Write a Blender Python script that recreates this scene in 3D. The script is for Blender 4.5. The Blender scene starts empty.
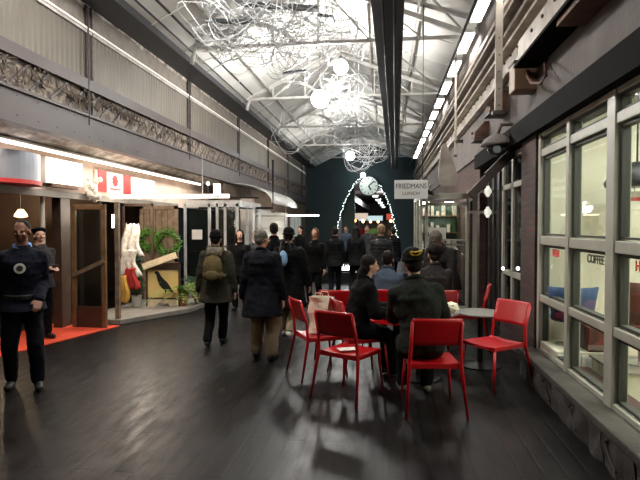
import bpy, bmesh, math, random
import numpy as np
from mathutils import Vector, Matrix, noise as mnoise
random.seed(7)
PI = math.pi
C = bpy.context.scene.collection
# ------------------------------------------------------------------ camera model (640x480 frame)
H = 1.65; F = 520.0
th = math.atan(65 / F); ph = math.atan(14 / F)
ct, st, cp, sp = math.cos(th), math.sin(th), math.cos(ph), math.sin(ph)
FW = Vector((-st * cp, ct * cp, -sp)); RT = Vector((ct, st, 0)); UP = Vector((-st * sp, ct * sp, cp))
def on(ax, c, u, v):
    d = FW + RT * ((u - 320) / F) - UP * ((v - 240) / F)
    t = (c - (0, 0, H)[ax]) / d[ax]
    return Vector((0, 0, H)) + d * t
def onX(u, v, X): return on(0, X, u, v)
def onY(u, v, Y): return on(1, Y, u, v)
# ------------------------------------------------------------------ materials
def lin(c):
    return tuple(((x / 255) / 12.92 if x / 255 <= .04045 else ((x / 255 + .055) / 1.055) ** 2.4) for x in c) + (1,)
def mat(name, col, rough=.6, metal=0., var=None, bump=None, col2=None, spec=.5, coat=0):
    m = bpy.data.materials.new(name); m.use_nodes = True
    nt = m.node_tree; b = nt.nodes['Principled BSDF']
    b.inputs['Base Color'].default_value = lin(col)
    b.inputs['Roughness'].default_value = rough; b.inputs['Metallic'].default_value = metal
    b.inputs['Specular IOR Level'].default_value = spec
    if coat: b.inputs['Coat Weight'].default_value = coat; b.inputs['Coat Roughness'].default_value = .15
    tc = nt.nodes.new('ShaderNodeTexCoord')
    if var:
        n = nt.nodes.new('ShaderNodeTexNoise'); n.inputs['Scale'].default_value = var[0]; n.inputs['Detail'].default_value = 6
        nt.links.new(tc.outputs['Object'], n.inputs['Vector'])
        r = nt.nodes.new('ShaderNodeValToRGB'); r.color_ramp.elements[0].position = .5 - var[1] / 2; r.color_ramp.elements[1].position = .5 + var[1] / 2
        r.color_ramp.elements[0].color = lin(col2 or tuple(x * .6 for x in col)); r.color_ramp.elements[1].color = lin(col)
        nt.links.new(n.outputs['Fac'], r.inputs[0]); nt.links.new(r.outputs[0], b.inputs['Base Color'])
    if bump:
        n = nt.nodes.new('ShaderNodeTexNoise'); n.inputs['Scale'].default_value = bump[0]; n.inputs['Detail'].default_value = 5
        nt.links.new(tc.outputs['Object'], n.inputs['Vector'])
        bp = nt.nodes.new('ShaderNodeBump'); bp.inputs['Strength'].default_value = bump[1]; bp.inputs['Distance'].default_value = .02
        nt.links.new(n.outputs['Fac'], bp.inputs['Height']); nt.links.new(bp.outputs[0], b.inputs['Normal'])
    return m
def emit(name, col, s):
    m = bpy.data.materials.new(name); m.use_nodes = True; nt = m.node_tree
    b = nt.nodes['Principled BSDF']; b.inputs['Base Color'].default_value = lin(col)
    b.inputs['Emission Color'].default_value = lin(col); b.inputs['Emission Strength'].default_value = s
    return m
def glass(name, tint=(235, 240, 235), refl=.9):
    m = bpy.data.materials.new(name); m.use_nodes = True; nt = m.node_tree; nt.nodes.clear()
    o = nt.nodes.new('ShaderNodeOutputMaterial'); g = nt.nodes.new('ShaderNodeBsdfGlossy'); t = nt.nodes.new('ShaderNodeBsdfTransparent')
    lw = nt.nodes.new('ShaderNodeLayerWeight'); pw = nt.nodes.new('ShaderNodeMath'); pw.operation = 'POWER'; pw.inputs[1].default_value = 4; nt.links.new(lw.outputs['Facing'], pw.inputs[0])
    f = nt.nodes.new('ShaderNodeMath'); f.operation = 'MULTIPLY_ADD'; f.inputs[1].default_value = .55; f.inputs[2].default_value = .03; nt.links.new(pw.outputs[0], f.inputs[0]); mx = nt.nodes.new('ShaderNodeMixShader')
    g.inputs['Roughness'].default_value = .03; g.inputs['Color'].default_value = (refl, refl, refl, 1); t.inputs[0].default_value = lin(tint)
    nt.links.new(f.outputs[0], mx.inputs[0]); nt.links.new(t.outputs[0], mx.inputs[1]); nt.links.new(g.outputs[0], mx.inputs[2]); nt.links.new(mx.outputs[0], o.inputs[0])
    return m
def brick(name, c1, c2, mortar, scale=1., bw=.22, bh=.075, rough=.8, axis='YZ', msize=.012, bump=.5, var=True):
    m = bpy.data.materials.new(name); m.use_nodes = True; nt = m.node_tree; b = nt.nodes['Principled BSDF']; b.inputs['Roughness'].default_value = rough
    tc = nt.nodes.new('ShaderNodeTexCoord'); sx = nt.nodes.new('ShaderNodeSeparateXYZ'); cx = nt.nodes.new('ShaderNodeCombineXYZ')
    nt.links.new(tc.outputs['Object'], sx.inputs[0]); nt.links.new(sx.outputs[axis[0]], cx.inputs[0]); nt.links.new(sx.outputs[axis[1]], cx.inputs[1])
    t = nt.nodes.new('ShaderNodeTexBrick'); nt.links.new(cx.outputs[0], t.inputs['Vector'])
    t.inputs['Color1'].default_value = lin(c1); t.inputs['Color2'].default_value = lin(c2); t.inputs['Mortar'].default_value = lin(mortar)
    t.inputs['Scale'].default_value = scale; t.inputs['Brick Width'].default_value = bw; t.inputs['Row Height'].default_value = bh; t.inputs['Mortar Size'].default_value = msize
    n = nt.nodes.new('ShaderNodeTexNoise'); n.inputs['Scale'].default_value = 3; n.inputs['Detail'].default_value = 6; nt.links.new(tc.outputs['Object'], n.inputs['Vector'])
    mx = nt.nodes.new('ShaderNodeMix'); mx.data_type = 'RGBA'; mx.blend_type = 'MULTIPLY'; mx.inputs[0].default_value = .7 if var else 0
    nt.links.new(t.outputs['Color'], mx.inputs[6]); nt.links.new(n.outputs['Color'], mx.inputs[7]); nt.links.new(mx.outputs[2], b.inputs['Base Color'])
    bp = nt.nodes.new('ShaderNodeBump'); bp.inputs['Strength'].default_value = bump; bp.inputs['Distance'].default_value = .01; bp.invert = True
    nt.links.new(t.outputs['Fac'], bp.inputs['Height']); nt.links.new(bp.outputs[0], b.inputs['Normal'])
    return m
def floor_mat():
    m = brick('wet_dark_boards', (27, 24, 23), (19, 17, 17), (9, 8, 8), 1, 1.3, .15, .3, 'YX', .01, .35)
    nt = m.node_tree; b = nt.nodes['Principled BSDF']; tc = [n for n in nt.nodes if n.bl_idname == 'ShaderNodeTexCoord'][0]
    mp = nt.nodes.new('ShaderNodeMapping'); mp.inputs['Scale'].default_value = (5, 1.3, 1); nt.links.new(tc.outputs['Object'], mp.inputs[0])
    n = nt.nodes.new('ShaderNodeTexNoise'); n.inputs['Scale'].default_value = 2.2; n.inputs['Detail'].default_value = 7; n.inputs['Roughness'].default_value = .65
    nt.links.new(mp.outputs[0], n.inputs['Vector'])
    r = nt.nodes.new('ShaderNodeMapRange'); r.inputs['From Min'].default_value = .35; r.inputs['From Max'].default_value = .68; r.inputs['To Min'].default_value = .3; r.inputs['To Max'].default_value = .5
    nt.links.new(n.outputs['Fac'], r.inputs[0]); nt.links.new(r.outputs[0], b.inputs['Roughness'])
    b.inputs['Specular IOR Level'].default_value = .21
    bp = [x for x in nt.nodes if x.bl_idname == 'ShaderNodeBump'][0]
    b2 = nt.nodes.new('ShaderNodeBump'); b2.inputs['Strength'].default_value = .22; b2.inputs['Distance'].default_value = .006
    nt.links.new(n.outputs['Fac'], b2.inputs['Height']); nt.links.new(bp.outputs[0], b2.inputs['Normal']); nt.links.new(b2.outputs[0], b.inputs['Normal'])
    return m
M = {}
def mk():
    M['floor'] = floor_mat()
    M['roof'] = mat('white_roof_board', (226, 225, 221), .6, var=(1.1, .7), col2=(184, 181, 176), bump=(6, .2))
    M['steelw'] = mat('white_painted_steel', (212, 212, 208), .45, var=(4, .6), col2=(150, 145, 140))
    M['flute'] = mat('beige_fluted_sheet', (124, 117, 106), .55, .1, var=(2, .8), col2=(96, 90, 82))
    M['strip'] = mat('pale_upper_sheet', (140, 132, 122), .6, var=(5, .4), col2=(114, 106, 98))
    M['peel'] = mat('peeling_white_paint', (214, 206, 196), .8, var=(5, .2), col2=(150, 138, 128), bump=(14, .4))
    M['debris'] = mat('brown_debris', (88, 77, 68), .9)
    M['fascia'] = mat('dull_mauve_grey_paint', (90, 81, 79), .55, var=(2.5, .7), col2=(70, 62, 61))
    M['lattice'] = mat('grimy_lattice', (138, 126, 114), .8, var=(9, .12), col2=(92, 82, 74), bump=(11, .6))
    M['darkbeam'] = mat('dark_gutter_steel', (58, 58, 62), .5, .2, var=(2, .5), col2=(46, 46, 50))
    M['duct'] = mat('dark_slate_steel', (74, 76, 80), .45, .3, var=(3, .6), col2=(56, 58, 62))
    M['stucco'] = mat('grey_stucco', (112, 104, 100), .85, var=(3, .6), col2=(84, 78, 76), bump=(25, .5))
    M['header'] = mat('dark_header_wood', (15, 14, 13), .8, var=(4, .5), spec=.05)
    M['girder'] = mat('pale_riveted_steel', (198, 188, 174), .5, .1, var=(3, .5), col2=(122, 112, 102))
    M['girderd'] = mat('dark_brown_steel', (84, 74, 68), .6, .1, var=(3, .6), col2=(52, 45, 42))  # dark brown steel, also on fittings and timbers
    M['rust'] = mat('rusty_brown_steel', (120, 86, 66), .75, .1, var=(6, .5), col2=(66, 46, 38))
    M['winframe'] = mat('olive_cream_frame', (180, 178, 164), .45, var=(5, .6), col2=(152, 150, 136))
    M['groove'] = mat('dark_frame_groove', (52, 52, 46), .6)
    M['glass'] = glass('window_glass')
    M['glassd'] = glass('grey_door_glass', (190, 196, 196))
    M['stone'] = mat('dark_stone_block', (66, 61, 56), .75, var=(6, .6), col2=(34, 31, 29), bump=(9, .9))
    M['sill'] = mat('worn_stone_sill', (78, 73, 66), .7, var=(5, .6), col2=(46, 43, 38), bump=(14, .5))
    M['brickr'] = brick('dark_red_brick', (96, 56, 44), (70, 42, 36), (60, 54, 50))
    M['brickx'] = brick('tan_brick_cross', (150, 120, 92), (120, 92, 70), (110, 104, 96), axis='YZ')
    M['teal'] = mat('dark_teal_plaster', (34, 56, 60), .7, var=(1.5, .8), col2=(20, 36, 40))
    M['cream'] = mat('cream_plaster', (205, 200, 182), .7, var=(2, .5), col2=(180, 174, 156))
    M['warmw'] = mat('warm_white_board', (214, 196, 180), .6, var=(3, .5), col2=(184, 166, 150))
    M['brown'] = mat('dark_brown_wood', (74, 54, 40), .5, var=(6, .5), col2=(48, 34, 26))
    M['brass'] = mat('golden_brown_wood', (138, 106, 70), .4, .15, var=(6, .5), col2=(100, 74, 48))
    M['rustic'] = mat('weathered_wood', (136, 116, 92), .7, var=(9, .4), col2=(92, 74, 56), bump=(20, .5))
    M['inner'] = mat('shop_interior_brown', (86, 66, 54), .7, var=(1.5, .6), col2=(54, 40, 34))
    M['red'] = mat('glossy_red_metal', (186, 16, 26), .32, coat=.3)
    M['redmat'] = mat('orange_red_carpet', (232, 84, 50), .9, var=(30, .4), col2=(205, 62, 36))
    M['plinth'] = mat('pale_concrete', (140, 134, 124), .7, var=(4, .6), col2=(104, 98, 90))
    M['black'] = mat('matt_black', (16, 16, 17), .6)
    M['blackm'] = mat('black_metal', (24, 25, 27), .4, .5)
    M['white'] = mat('white_paint', (226, 226, 222), .45)
    M['paper'] = mat('white_paper', (232, 228, 216), .8)
    M['creamp'] = mat('cream_paper', (250, 246, 224), .8, var=(5, .5), col2=(240, 232, 204))
    M['chrome'] = mat('brushed_chrome', (190, 192, 195), .25, 1)
    M['tabletop'] = mat('grey_table_top', (134, 132, 126), .4)
    M['skinb'] = mat('brown_skin', (128, 84, 62), .55)
    M['skinl'] = mat('light_skin', (196, 150, 126), .55)
    M['lip'] = mat('lips', (150, 84, 76), .45); M['eye'] = mat('eyes', (44, 34, 30), .6)
    M['navy'] = mat('navy_cloth', (17, 20, 33), .8, var=(10, .7), col2=(12, 14, 24), bump=(40, .3))
    M['navy2'] = mat('dark_navy_jacket', (18, 19, 27), .8, var=(8, .7), col2=(12, 13, 19), bump=(40, .3))
    M['blk'] = mat('black_cloth', (13, 13, 14), .85, var=(8, .7), col2=(9, 9, 10), bump=(40, .3))
    M['char'] = mat('charcoal_quilted_cloth', (52, 48, 48), .75, var=(10, .7), col2=(38, 35, 36), bump=(30, .5))
    M['olive'] = mat('olive_coat_cloth', (58, 56, 44), .85, var=(8, .7), col2=(42, 41, 33), bump=(40, .3))
    M['dkgreen'] = mat('dark_green_coat_cloth', (36, 39, 34), .85, var=(8, .7), col2=(26, 28, 25), bump=(40, .3))
    M['khaki'] = mat('khaki_trouser_cloth', (158, 142, 116), .85, var=(8, .6), col2=(134, 118, 94), bump=(40, .3))
    M['kpack'] = mat('khaki_canvas', (112, 98, 66), .85, var=(8, .6), col2=(88, 76, 50), bump=(60, .4))
    M['fur'] = mat('grey_fur', (128, 122, 112), .95, var=(40, .5), col2=(88, 82, 74), bump=(60, 1))
    M['blueg'] = mat('blue_grey_denim', (74, 88, 104), .85, var=(8, .7), col2=(54, 64, 78))
    M['grey'] = mat('grey_cloth', (72, 72, 74), .85, var=(8, .7), col2=(52, 52, 56))
    M['shirt'] = mat('light_blue_shirt', (96, 140, 200), .8)
    M['lblue'] = mat('pale_blue_plastic', (130, 170, 205), .5)
    M['haird'] = mat('dark_hair', (24, 19, 17), .6, bump=(80, .8))
    M['hairb'] = mat('brown_hair', (74, 52, 38), .6, bump=(80, .8))
    M['hairg'] = mat('grey_hair', (134, 128, 120), .7, var=(60, .5), col2=(92, 86, 80), bump=(80, .8))
    M['hairy'] = mat('fair_hair', (140, 112, 82), .6, bump=(80, .8))
    M['gold'] = mat('yellow_patch', (232, 180, 30), .5)
    M['green'] = mat('fresh_green_leaf', (112, 168, 60), .5, var=(20, .6), col2=(70, 124, 36))
    M['green2'] = mat('dark_green_leaf', (44, 78, 38), .5, var=(20, .6), col2=(28, 52, 26))
    M['fern'] = mat('fern_yellow_green', (120, 146, 60), .5, var=(20, .6), col2=(82, 110, 40))
    M['terra'] = mat('terracotta', (146, 92, 62), .8, var=(8, .5), col2=(120, 72, 48))
    M['pot'] = mat('pale_stone_pot', (176, 172, 160), .7)
    M['signred'] = mat('sign_red', (214, 64, 60), .5)
    M['amber'] = mat('straw_yellow_board', (226, 196, 130), .7, var=(3, .5), col2=(206, 172, 104))
    M['pale'] = mat('pale_wood_plank', (226, 210, 176), .6, var=(10, .5), col2=(196, 176, 140))
    M['lace'] = mat('white_lace_cloth', (222, 216, 204), .9, var=(14, .3), col2=(170, 160, 148))
    M['redcl'] = mat('red_cloth', (168, 44, 40), .85); M['yelcl'] = mat('mustard_cloth', (196, 150, 64), .85)
    M['wire'] = mat('silver_wire', (206, 208, 210), .4, .2)
    M['wired'] = mat('dull_grey_wire', (150, 150, 152), .4, .3)
    M['blue'] = mat('blue_upholstery', (52, 76, 116), .7, var=(6, .6), col2=(38, 58, 92))
    M['rustch'] = mat('rust_brown_leather', (88, 52, 44), .5)
    M['silver'] = mat('silver_drum_sheet', (178, 180, 188), .35, .4, var=(3, .5), col2=(150, 154, 164))
    M['dgreen'] = mat('green_grey_panel', (84, 104, 96), .6)
    M['lamp'] = emit('lamp_globe_glow', (255, 252, 246), 370)
    M['lampf'] = emit('far_lamp_glow', (240, 250, 255), 90)
    M['tube'] = emit('tube_glow', (255, 250, 244), 9)
    M['tubel'] = emit('warm_tube_glow', (255, 232, 214), 5)
    M['signglow'] = emit('lit_sign_face', (255, 246, 236), 2.6)
    M['warm'] = emit('warm_lamp_glow', (255, 205, 140), 7)
    M['led'] = emit('string_bulb_glow', (225, 245, 240), 5)
    M['screen'] = emit('screen_glow', (225, 235, 245), 3.5)
    M['bluel'] = emit('blue_neon_glow', (90, 160, 255), 4)
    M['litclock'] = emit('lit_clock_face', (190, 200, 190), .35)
    M['ceil2'] = emit('far_ceiling_panel_glow', (235, 245, 245), 2.2)
mk()
for k_ in ('navy', 'navy2', 'blk', 'char', 'olive', 'dkgreen', 'khaki', 'kpack', 'fur', 'blueg', 'grey', 'haird', 'hairb', 'hairg'):
    M[k_].node_tree.nodes['Principled BSDF'].inputs['Specular IOR Level'].default_value = .12
def at(u, Y, z=0., v=240):
    p = onY(u, v, Y); return (p.x, Y, z)
# ------------------------------------------------------------------ mesh helpers
class MB:
    def __init__(s): s.bm = bmesh.new()
    def box(s, c, size, rot=None):
        r = bmesh.ops.create_cube(s.bm, size=1)
        m = Matrix.Translation(Vector(c)) @ (rot.to_4x4() if rot else Matrix.Identity(4)) @ Matrix.Diagonal((*size, 1))
        bmesh.ops.transform(s.bm, matrix=m, verts=r['verts']); return s
    def bb(s, x0, x1, y0, y1, z0, z1):
        return s.box(((x0 + x1) / 2, (y0 + y1) / 2, (z0 + z1) / 2), (abs(x1 - x0), abs(y1 - y0), abs(z1 - z0)))
    def bar(s, p, q, w, h=None, roll=0):
        p = Vector(p); q = Vector(q); d = q - p; L = d.length
        R = d.to_track_quat('Y', 'Z').to_matrix() @ Matrix.Rotation(roll, 3, 'Y')
        return s.box((p + q) / 2, (w, L, h or w), R)
    def cone(s, p, q, r1, r2=None, n=12, caps=True):
        p = Vector(p); q = Vector(q); d = q - p; r2 = r1 if r2 is None else r2
        r = bmesh.ops.create_cone(s.bm, segments=n, radius1=r1, radius2=r2, depth=d.length, cap_ends=caps)
        m = Matrix.Translation((p + q) / 2) @ d.to_track_quat('Z', 'Y').to_matrix().to_4x4()
        bmesh.ops.transform(s.bm, matrix=m, verts=r['verts']); return s
    def ball(s, c, r, n=12, rot=None):
        r = (r, r, r) if not hasattr(r, '__len__') else r
        k = bmesh.ops.create_uvsphere(s.bm, u_segments=n + 4, v_segments=n, radius=1)
        m = Matrix.Translation(Vector(c)) @ (rot.to_4x4() if rot else Matrix.Identity(4)) @ Matrix.Diagonal((*r, 1))
        bmesh.ops.transform(s.bm, matrix=m, verts=k['verts']); return s
    def tube(s, pts, r, n=6, closed=False):
        pts = [Vector(p) for p in pts]; rings = []; N = len(pts); prev = None
        for i, p in enumerate(pts):
            a = pts[(i - 1) % N] if (closed or i > 0) else p; b = pts[(i + 1) % N] if (closed or i < N - 1) else p
            d = (b - a); d = d.normalized() if d.length > 1e-9 else Vector((0, 0, 1))
            if prev is None: u = d.orthogonal().normalized()
            else:
                u = prev - d * prev.dot(d); u = u.normalized() if u.length > 1e-6 else d.orthogonal().normalized()
            prev = u; w = d.cross(u); rr = r[i] if hasattr(r, '__len__') else r
            rings.append([s.bm.verts.new(p + (u * math.cos(2 * PI * k / n) + w * math.sin(2 * PI * k / n)) * rr) for k in range(n)])
        for i in range(N if closed else N - 1):
            A, B = rings[i], rings[(i + 1) % N]
            for k in range(n): s.bm.faces.new((A[k], A[(k + 1) % n], B[(k + 1) % n], B[k]))
        if not closed:
            s.bm.faces.new(rings[0][::-1]); s.bm.faces.new(rings[-1])
        return s
    def lathe(s, prof, c=(0, 0, 0), n=20):
        c = Vector(c); R = []
        for r, z in prof: R.append([s.bm.verts.new(c + Vector((r * math.cos(2 * PI * k / n), r * math.sin(2 * PI * k / n), z))) for k in range(n)])
        for A, B in zip(R, R[1:]):
            for k in range(n): s.bm.faces.new((A[k], A[(k + 1) % n], B[(k + 1) % n], B[k]))
        s.bm.faces.new(R[0][::-1]); s.bm.faces.new(R[-1]); return s
    def prism(s, pts, ax, a, b):
        """polygon pts (2D) extruded along axis ax from a to b"""
        def V(p, t):
            l = list(p); l.insert(ax, t); return s.bm.verts.new(l)
        A = [V(p, a) for p in pts]; B = [V(p, b) for p in pts]; n = len(pts)
        s.bm.faces.new(A); s.bm.faces.new(B[::-1])
        for i in range(n): s.bm.faces.new((A[i], B[i], B[(i + 1) % n], A[(i + 1) % n]))
        return s
    def sheet(s, rows, th=.004):
        """grid of points -> solid sheet with thickness"""
        g = [[s.bm.verts.new(p) for p in r] for r in rows]; fs = []
        for i in range(len(g) - 1):
            for j in range(len(g[0]) - 1): fs.append(s.bm.faces.new((g[i][j], g[i + 1][j], g[i + 1][j + 1], g[i][j + 1])))
        bmesh.ops.recalc_face_normals(s.bm, faces=fs)
        bmesh.ops.solidify(s.bm, geom=fs, thickness=th); return s
    def xf(s, m): bmesh.ops.transform(s.bm, matrix=m, verts=s.bm.verts); return s
    def each(s, name, m, parent=None, **kw):
        """every separate piece becomes a part of its own"""
        seen = set(); out = []
        for f in list(s.bm.faces):
            if f in seen: continue
            st_ = [f]; seen.add(f); comp = []
            while st_:
                a = st_.pop(); comp.append(a)
                for e in a.edges:
                    for g in e.link_faces:
                        if g not in seen: seen.add(g); st_.append(g)
            n = MB(); mp = {}
            for a in comp:
                for v in a.verts:
                    if v not in mp: mp[v] = n.bm.verts.new(v.co)
                n.bm.faces.new([mp[v] for v in a.verts])
            out.append(n.build(name, m, parent, **kw))
        s.bm.free(); return out
    def build(s, name, m, parent=None, smooth=False, bevel=0, label=None):
        bmesh.ops.recalc_face_normals(s.bm, faces=s.bm.faces)
        me = bpy.data.meshes.new(name); s.bm.to_mesh(me); s.bm.free()
        for x in (m if isinstance(m, (list, tuple)) else [m]): me.materials.append(x)
        if smooth:
            for p in me.polygons: p.use_smooth = True
        o = bpy.data.objects.new(name, me); C.objects.link(o)
        if parent: o.parent = parent
        if bevel:
            b = o.modifiers.new('bevel', 'BEVEL'); b.width = bevel; b.segments = 2; b.limit_method = 'ANGLE'
        if label: o['label'] = label
        return o
def thing(name, label, cat, loc=(0, 0, 0), rz=0, group=None):
    o = bpy.data.objects.new(name, None); C.objects.link(o); o.empty_display_size = .1
    o.location = loc; o.rotation_euler = (0, 0, rz); o['label'] = label; o['category'] = cat
    if group: o['group'] = group
    return o
def tag(o, label, cat, group=None, kind=None):
    o['label'] = label; o['category'] = cat
    if group: o['group'] = group
    if kind: o['kind'] = kind
    return o
def struct(o): o['kind'] = 'structure'; return o
def dup(root, loc=None, rz=None, label=None, group=None):
    r = root.copy(); C.objects.link(r)
    if loc is not None: r.location = loc
    if rz is not None: r.rotation_euler = (0, 0, rz)
    if label: r['label'] = label
    if group: r['group'] = group
    for ch in list(root.children):
        c = ch.copy(); C.objects.link(c); c.parent = r
        for g in ch.children:
            d = g.copy(); C.objects.link(d); d.parent = c
    return r
TMP = bpy.data.scenes.new('eval')
def evaluated(o):
    TMP.collection.objects.link(o)
    with bpy.context.temp_override(scene=TMP, view_layer=TMP.view_layers[0]):
        dg = bpy.context.evaluated_depsgraph_get()
    me = bpy.data.meshes.new_from_object(o.evaluated_get(dg)); bpy.data.objects.remove(o); return me
def text_mesh(name, s, size, m, parent, loc, rot, align='CENTER', depth=.003, bold=0):
    cu = bpy.data.curves.new(name, 'FONT'); cu.body = s; cu.size = size; cu.extrude = depth; cu.align_x = align; cu.align_y = 'CENTER'; cu.offset = bold
    t = bpy.data.objects.new(name + '_tmp', cu); me = evaluated(t); me.materials.clear(); me.materials.append(m)
    o = bpy.data.objects.new(name, me); C.objects.link(o); o.parent = parent; o.location = loc; o.rotation_euler = rot
    return o
def area(name, loc, rot, sx, sy, power, col=(1, 1, 1)):
    l = bpy.data.lights.new(name, 'AREA'); l.shape = 'RECTANGLE'; l.size = sx; l.size_y = sy; l.energy = power; l.color = col
    o = bpy.data.objects.new(name, l); C.objects.link(o); o.location = loc; o.rotation_euler = rot; return o
def point(name, loc, power, r=.1, col=(1, 1, 1)):
    l = bpy.data.lights.new(name, 'POINT'); l.energy = power; l.shadow_soft_size = r; l.color = col
    o = bpy.data.objects.new(name, l); C.objects.link(o); o.location = loc; return o
#PARTS
# ================================================================== THE SETTING
YE = 30.0                                   # far end wall
XL, XR = -4.6, 1.7
struct(MB().bb(-9, 6, -1, 75, -.2, 0).build('floor', M['floor']))
# roof: two pitched sides, built as ribbed boards
def roof(name, xa, za, xb, zb):
    mb = MB(); n = 24; d = Vector((xb - xa, 0, zb - za)); N = Vector((-d.z, 0, d.x)).normalized()
    if N.z < 0: N = -N
    a = Vector((xa, 0, za)); b = Vector((xb, 0, zb))
    mb.prism([(p.x, p.z) for p in (a, b, b + N * .12, a + N * .12)], 1, -1, YE)
    # boards lap: thin battens under the roof every 1.05 m
    for k in range(int(YE / 1.4)):
        y = .2 + k * 1.4
        mb.prism([(p.x, p.z) for p in (a - N * .022, b - N * .022, b + N * .01, a + N * .01)], 1, y, y + .03)
    return mb.build(name, M['roof'])
RL, RA, RR = (-4.0, 5.12), (-1.3, 6.45), (2.1, 5.3)
ce = roof('ceiling', *RL, *RA); struct(ce)
def roofz(x): return RL[1] + (x - RL[0]) / (RA[0] - RL[0]) * (RA[1] - RL[1]) if x < RA[0] else RA[1] + (x - RA[0]) / (RR[0] - RA[0]) * (RR[1] - RA[1])
c2 = roof('ceiling_right_slope', *RA, *RR); c2.parent = ce
# ---- left wall bands
wl = MB()
rows = []
y = 1.0; pts = []
while y < YE: pts.append((XL + .012 * (.5 + .5 * math.cos(2 * PI * y / .115)), y)); y += .0144
mb = MB(); mb.sheet([[(p[0], p[1], 3.8) for p in pts], [(p[0], p[1], 4.62) for p in pts]], .01)
mb.bb(XL - .2, XL - .03, 1, YE, 3.35, 5.05)
w = mb.build('wall_left', M['flute']); struct(w)
MB().bb(XL - .03, XL + .012, 1, YE, 4.66, 5.06).build('upper_strip', M['strip'], w)
mb = MB(); random.seed(3)
y = 3.0
while y < YE - .5:
    L = random.uniform(.15, .7); h = random.uniform(.02, .07); mb.bb(XL + .012, XL + .022, y, y + L, 5.06 - h, 5.06); y += L + random.uniform(.0, .15)
mb.build('peeling_edge', M['peel'], w)
MB().bb(XL, XL + .05, 1, YE, 4.62, 4.66).build('ledge', M['steelw'], w)
t = thing('glow_strip', 'thin glowing strip running along the top of the fluted left panels', 'lamp', (XL + .05, 0, 4.67)); MB().bb(0, .025, 6.0, YE - .5, 0, .025).build('diffuser', emit('strip_glow', (255, 246, 236), .4), t)  # emissive strip added to draw the bright line along the ledge
# horizontal channel, lattice band, fascia beam
t1 = MB().bb(XL - .03, XL + .09, 1, YE, 3.80, 3.86).bb(XL + .07, XL + .09, 1, YE, 3.74, 3.9).build('trim_1', M['fascia']); struct(t1)
mb = MB()
for k in range(1, int(YE / .42)):
    y0 = k * .42 + .8
    if y0 > YE - .5: break
    mb.bar((XL + .03, y0, 3.40), (XL + .03, y0 + .42, 3.74), .012, .035)
t2 = MB().bb(XL - .03, XL + .02, 1, YE, 3.35, 3.8).build('trim_2', M['lattice']); struct(t2)
mb.build('lattice_bars', M['fascia'], t2)
mb = MB(); random.seed(5)
for k in range(110):                       # grime-clogged scraps of wire and ivy caught in the lattice
    y0 = random.uniform(4, YE - 1) if k > 70 else random.uniform(4, 12); z0 = random.uniform(3.5, 3.7)
    pl = [(XL + .06 + random.uniform(0, .03), y0 + i * .05 + random.uniform(-.03, .03), z0 + random.uniform(-.08, .08)) for i in range(5)]
    mb.tube(pl, .010, 5)
mb.build('caught_debris', M['debris'], t2)
t3 = MB().bb(XL - .05, XL + .05, 1, YE, 2.96, 3.35).bb(XL - .08, XL + .09, 1, YE, 2.92, 2.965).bb(XL - .05, XL + .09, 1, YE, 3.33, 3.37).build('trim_3', M['fascia']); struct(t3)
mb = MB()
for k in range(60):
    for z in (3.03, 3.28): mb.ball((XL + .05, 2 + k * .4, z), .012, 5)
mb.build('rivets', M['fascia'], t3)
# overhanging gutter box under the roof edge
t4 = MB().bb(XL - .2, RL[0], 1, YE, 5.06, 5.2).bb(RL[0] - .03, RL[0] + .01, 1, YE, 5.0, 5.28).build('trim_4', M['darkbeam']); struct(t4)
# wall posts between the fluted panels
for i in range(6):
    y = 7.65 + i * 4.15
    o = MB().bb(XL, XL + .05, y - .09, y - .06, 3.35, 5.05).bb(XL, XL + .05, y + .05, y + .08, 3.35, 5.05).bb(XL, XL + .025, y - .09, y + .08, 3.35, 5.05).build('trim_%d' % (5 + i), M['fascia']); struct(o)
    mb = MB()
    for k in range(8):
        for s in (-.075, .065): mb.ball((XL + .052, y + s, 3.95 + k * .14), .009, 5)
    mb.build('bolts', M['girderd'], o)
    MB().tube([(XL + .09, y - .12, 3.2), (XL + .09, y - .12, 5.0)], .012).build('conduit', M['girderd'], o)
# rough plaster soffit behind the fascia
mb = MB(); rws = []
for i in range(7):
    f = i / 6; rws.append([(XL - .06 - f * .32, 1 + j * .25, 2.95 - f * .13 + .02 * mnoise.noise(Vector((i * .9, j * .7, 3)))) for j in range(int((YE - 1) / .25))])
mb.sheet(rws, .02); o = mb.build('trim_11', M['peel']); struct(o)
# ---- left shopfront: facade plane X=-5.15 with openings; interior rooms behind
XF = -5.15
mb = MB()
mb.bb(XF - .15, XF, 1, 17, 2.12, 3.3)            # band with signs
o = mb.build('wall_left_shops', M['warmw']); struct(o)
mb = MB()
for a, b in ((1, 5.2), (7.75, 8.0), (10.9, 12.3)): mb.bb(XF - .15, XF, a, b, 0, 2.12)
mb.build('shop_pier', M['brown'], o)
MB().bb(XF - .02, XF + .05, 1, 12.4, 2.1, 2.2).build('lintel', M['plinth'], o)
mb = MB().bb(-9, -8.85, 1, 18, 0, 3.4).bb(-8.9, XF - .15, 12.3, 12.45, 0, 3.2).bb(-8.9, XF - .15, 9.15, 9.25, 0, 3.2).bb(-8.9, XF - .15, 2.0, 2.1, 0, 3.2).bb(-8.9, XF - .1, 2, 12.4, 3.1, 3.25)
struct(mb.build('wall_shop_interior', M['inner']))
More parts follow.
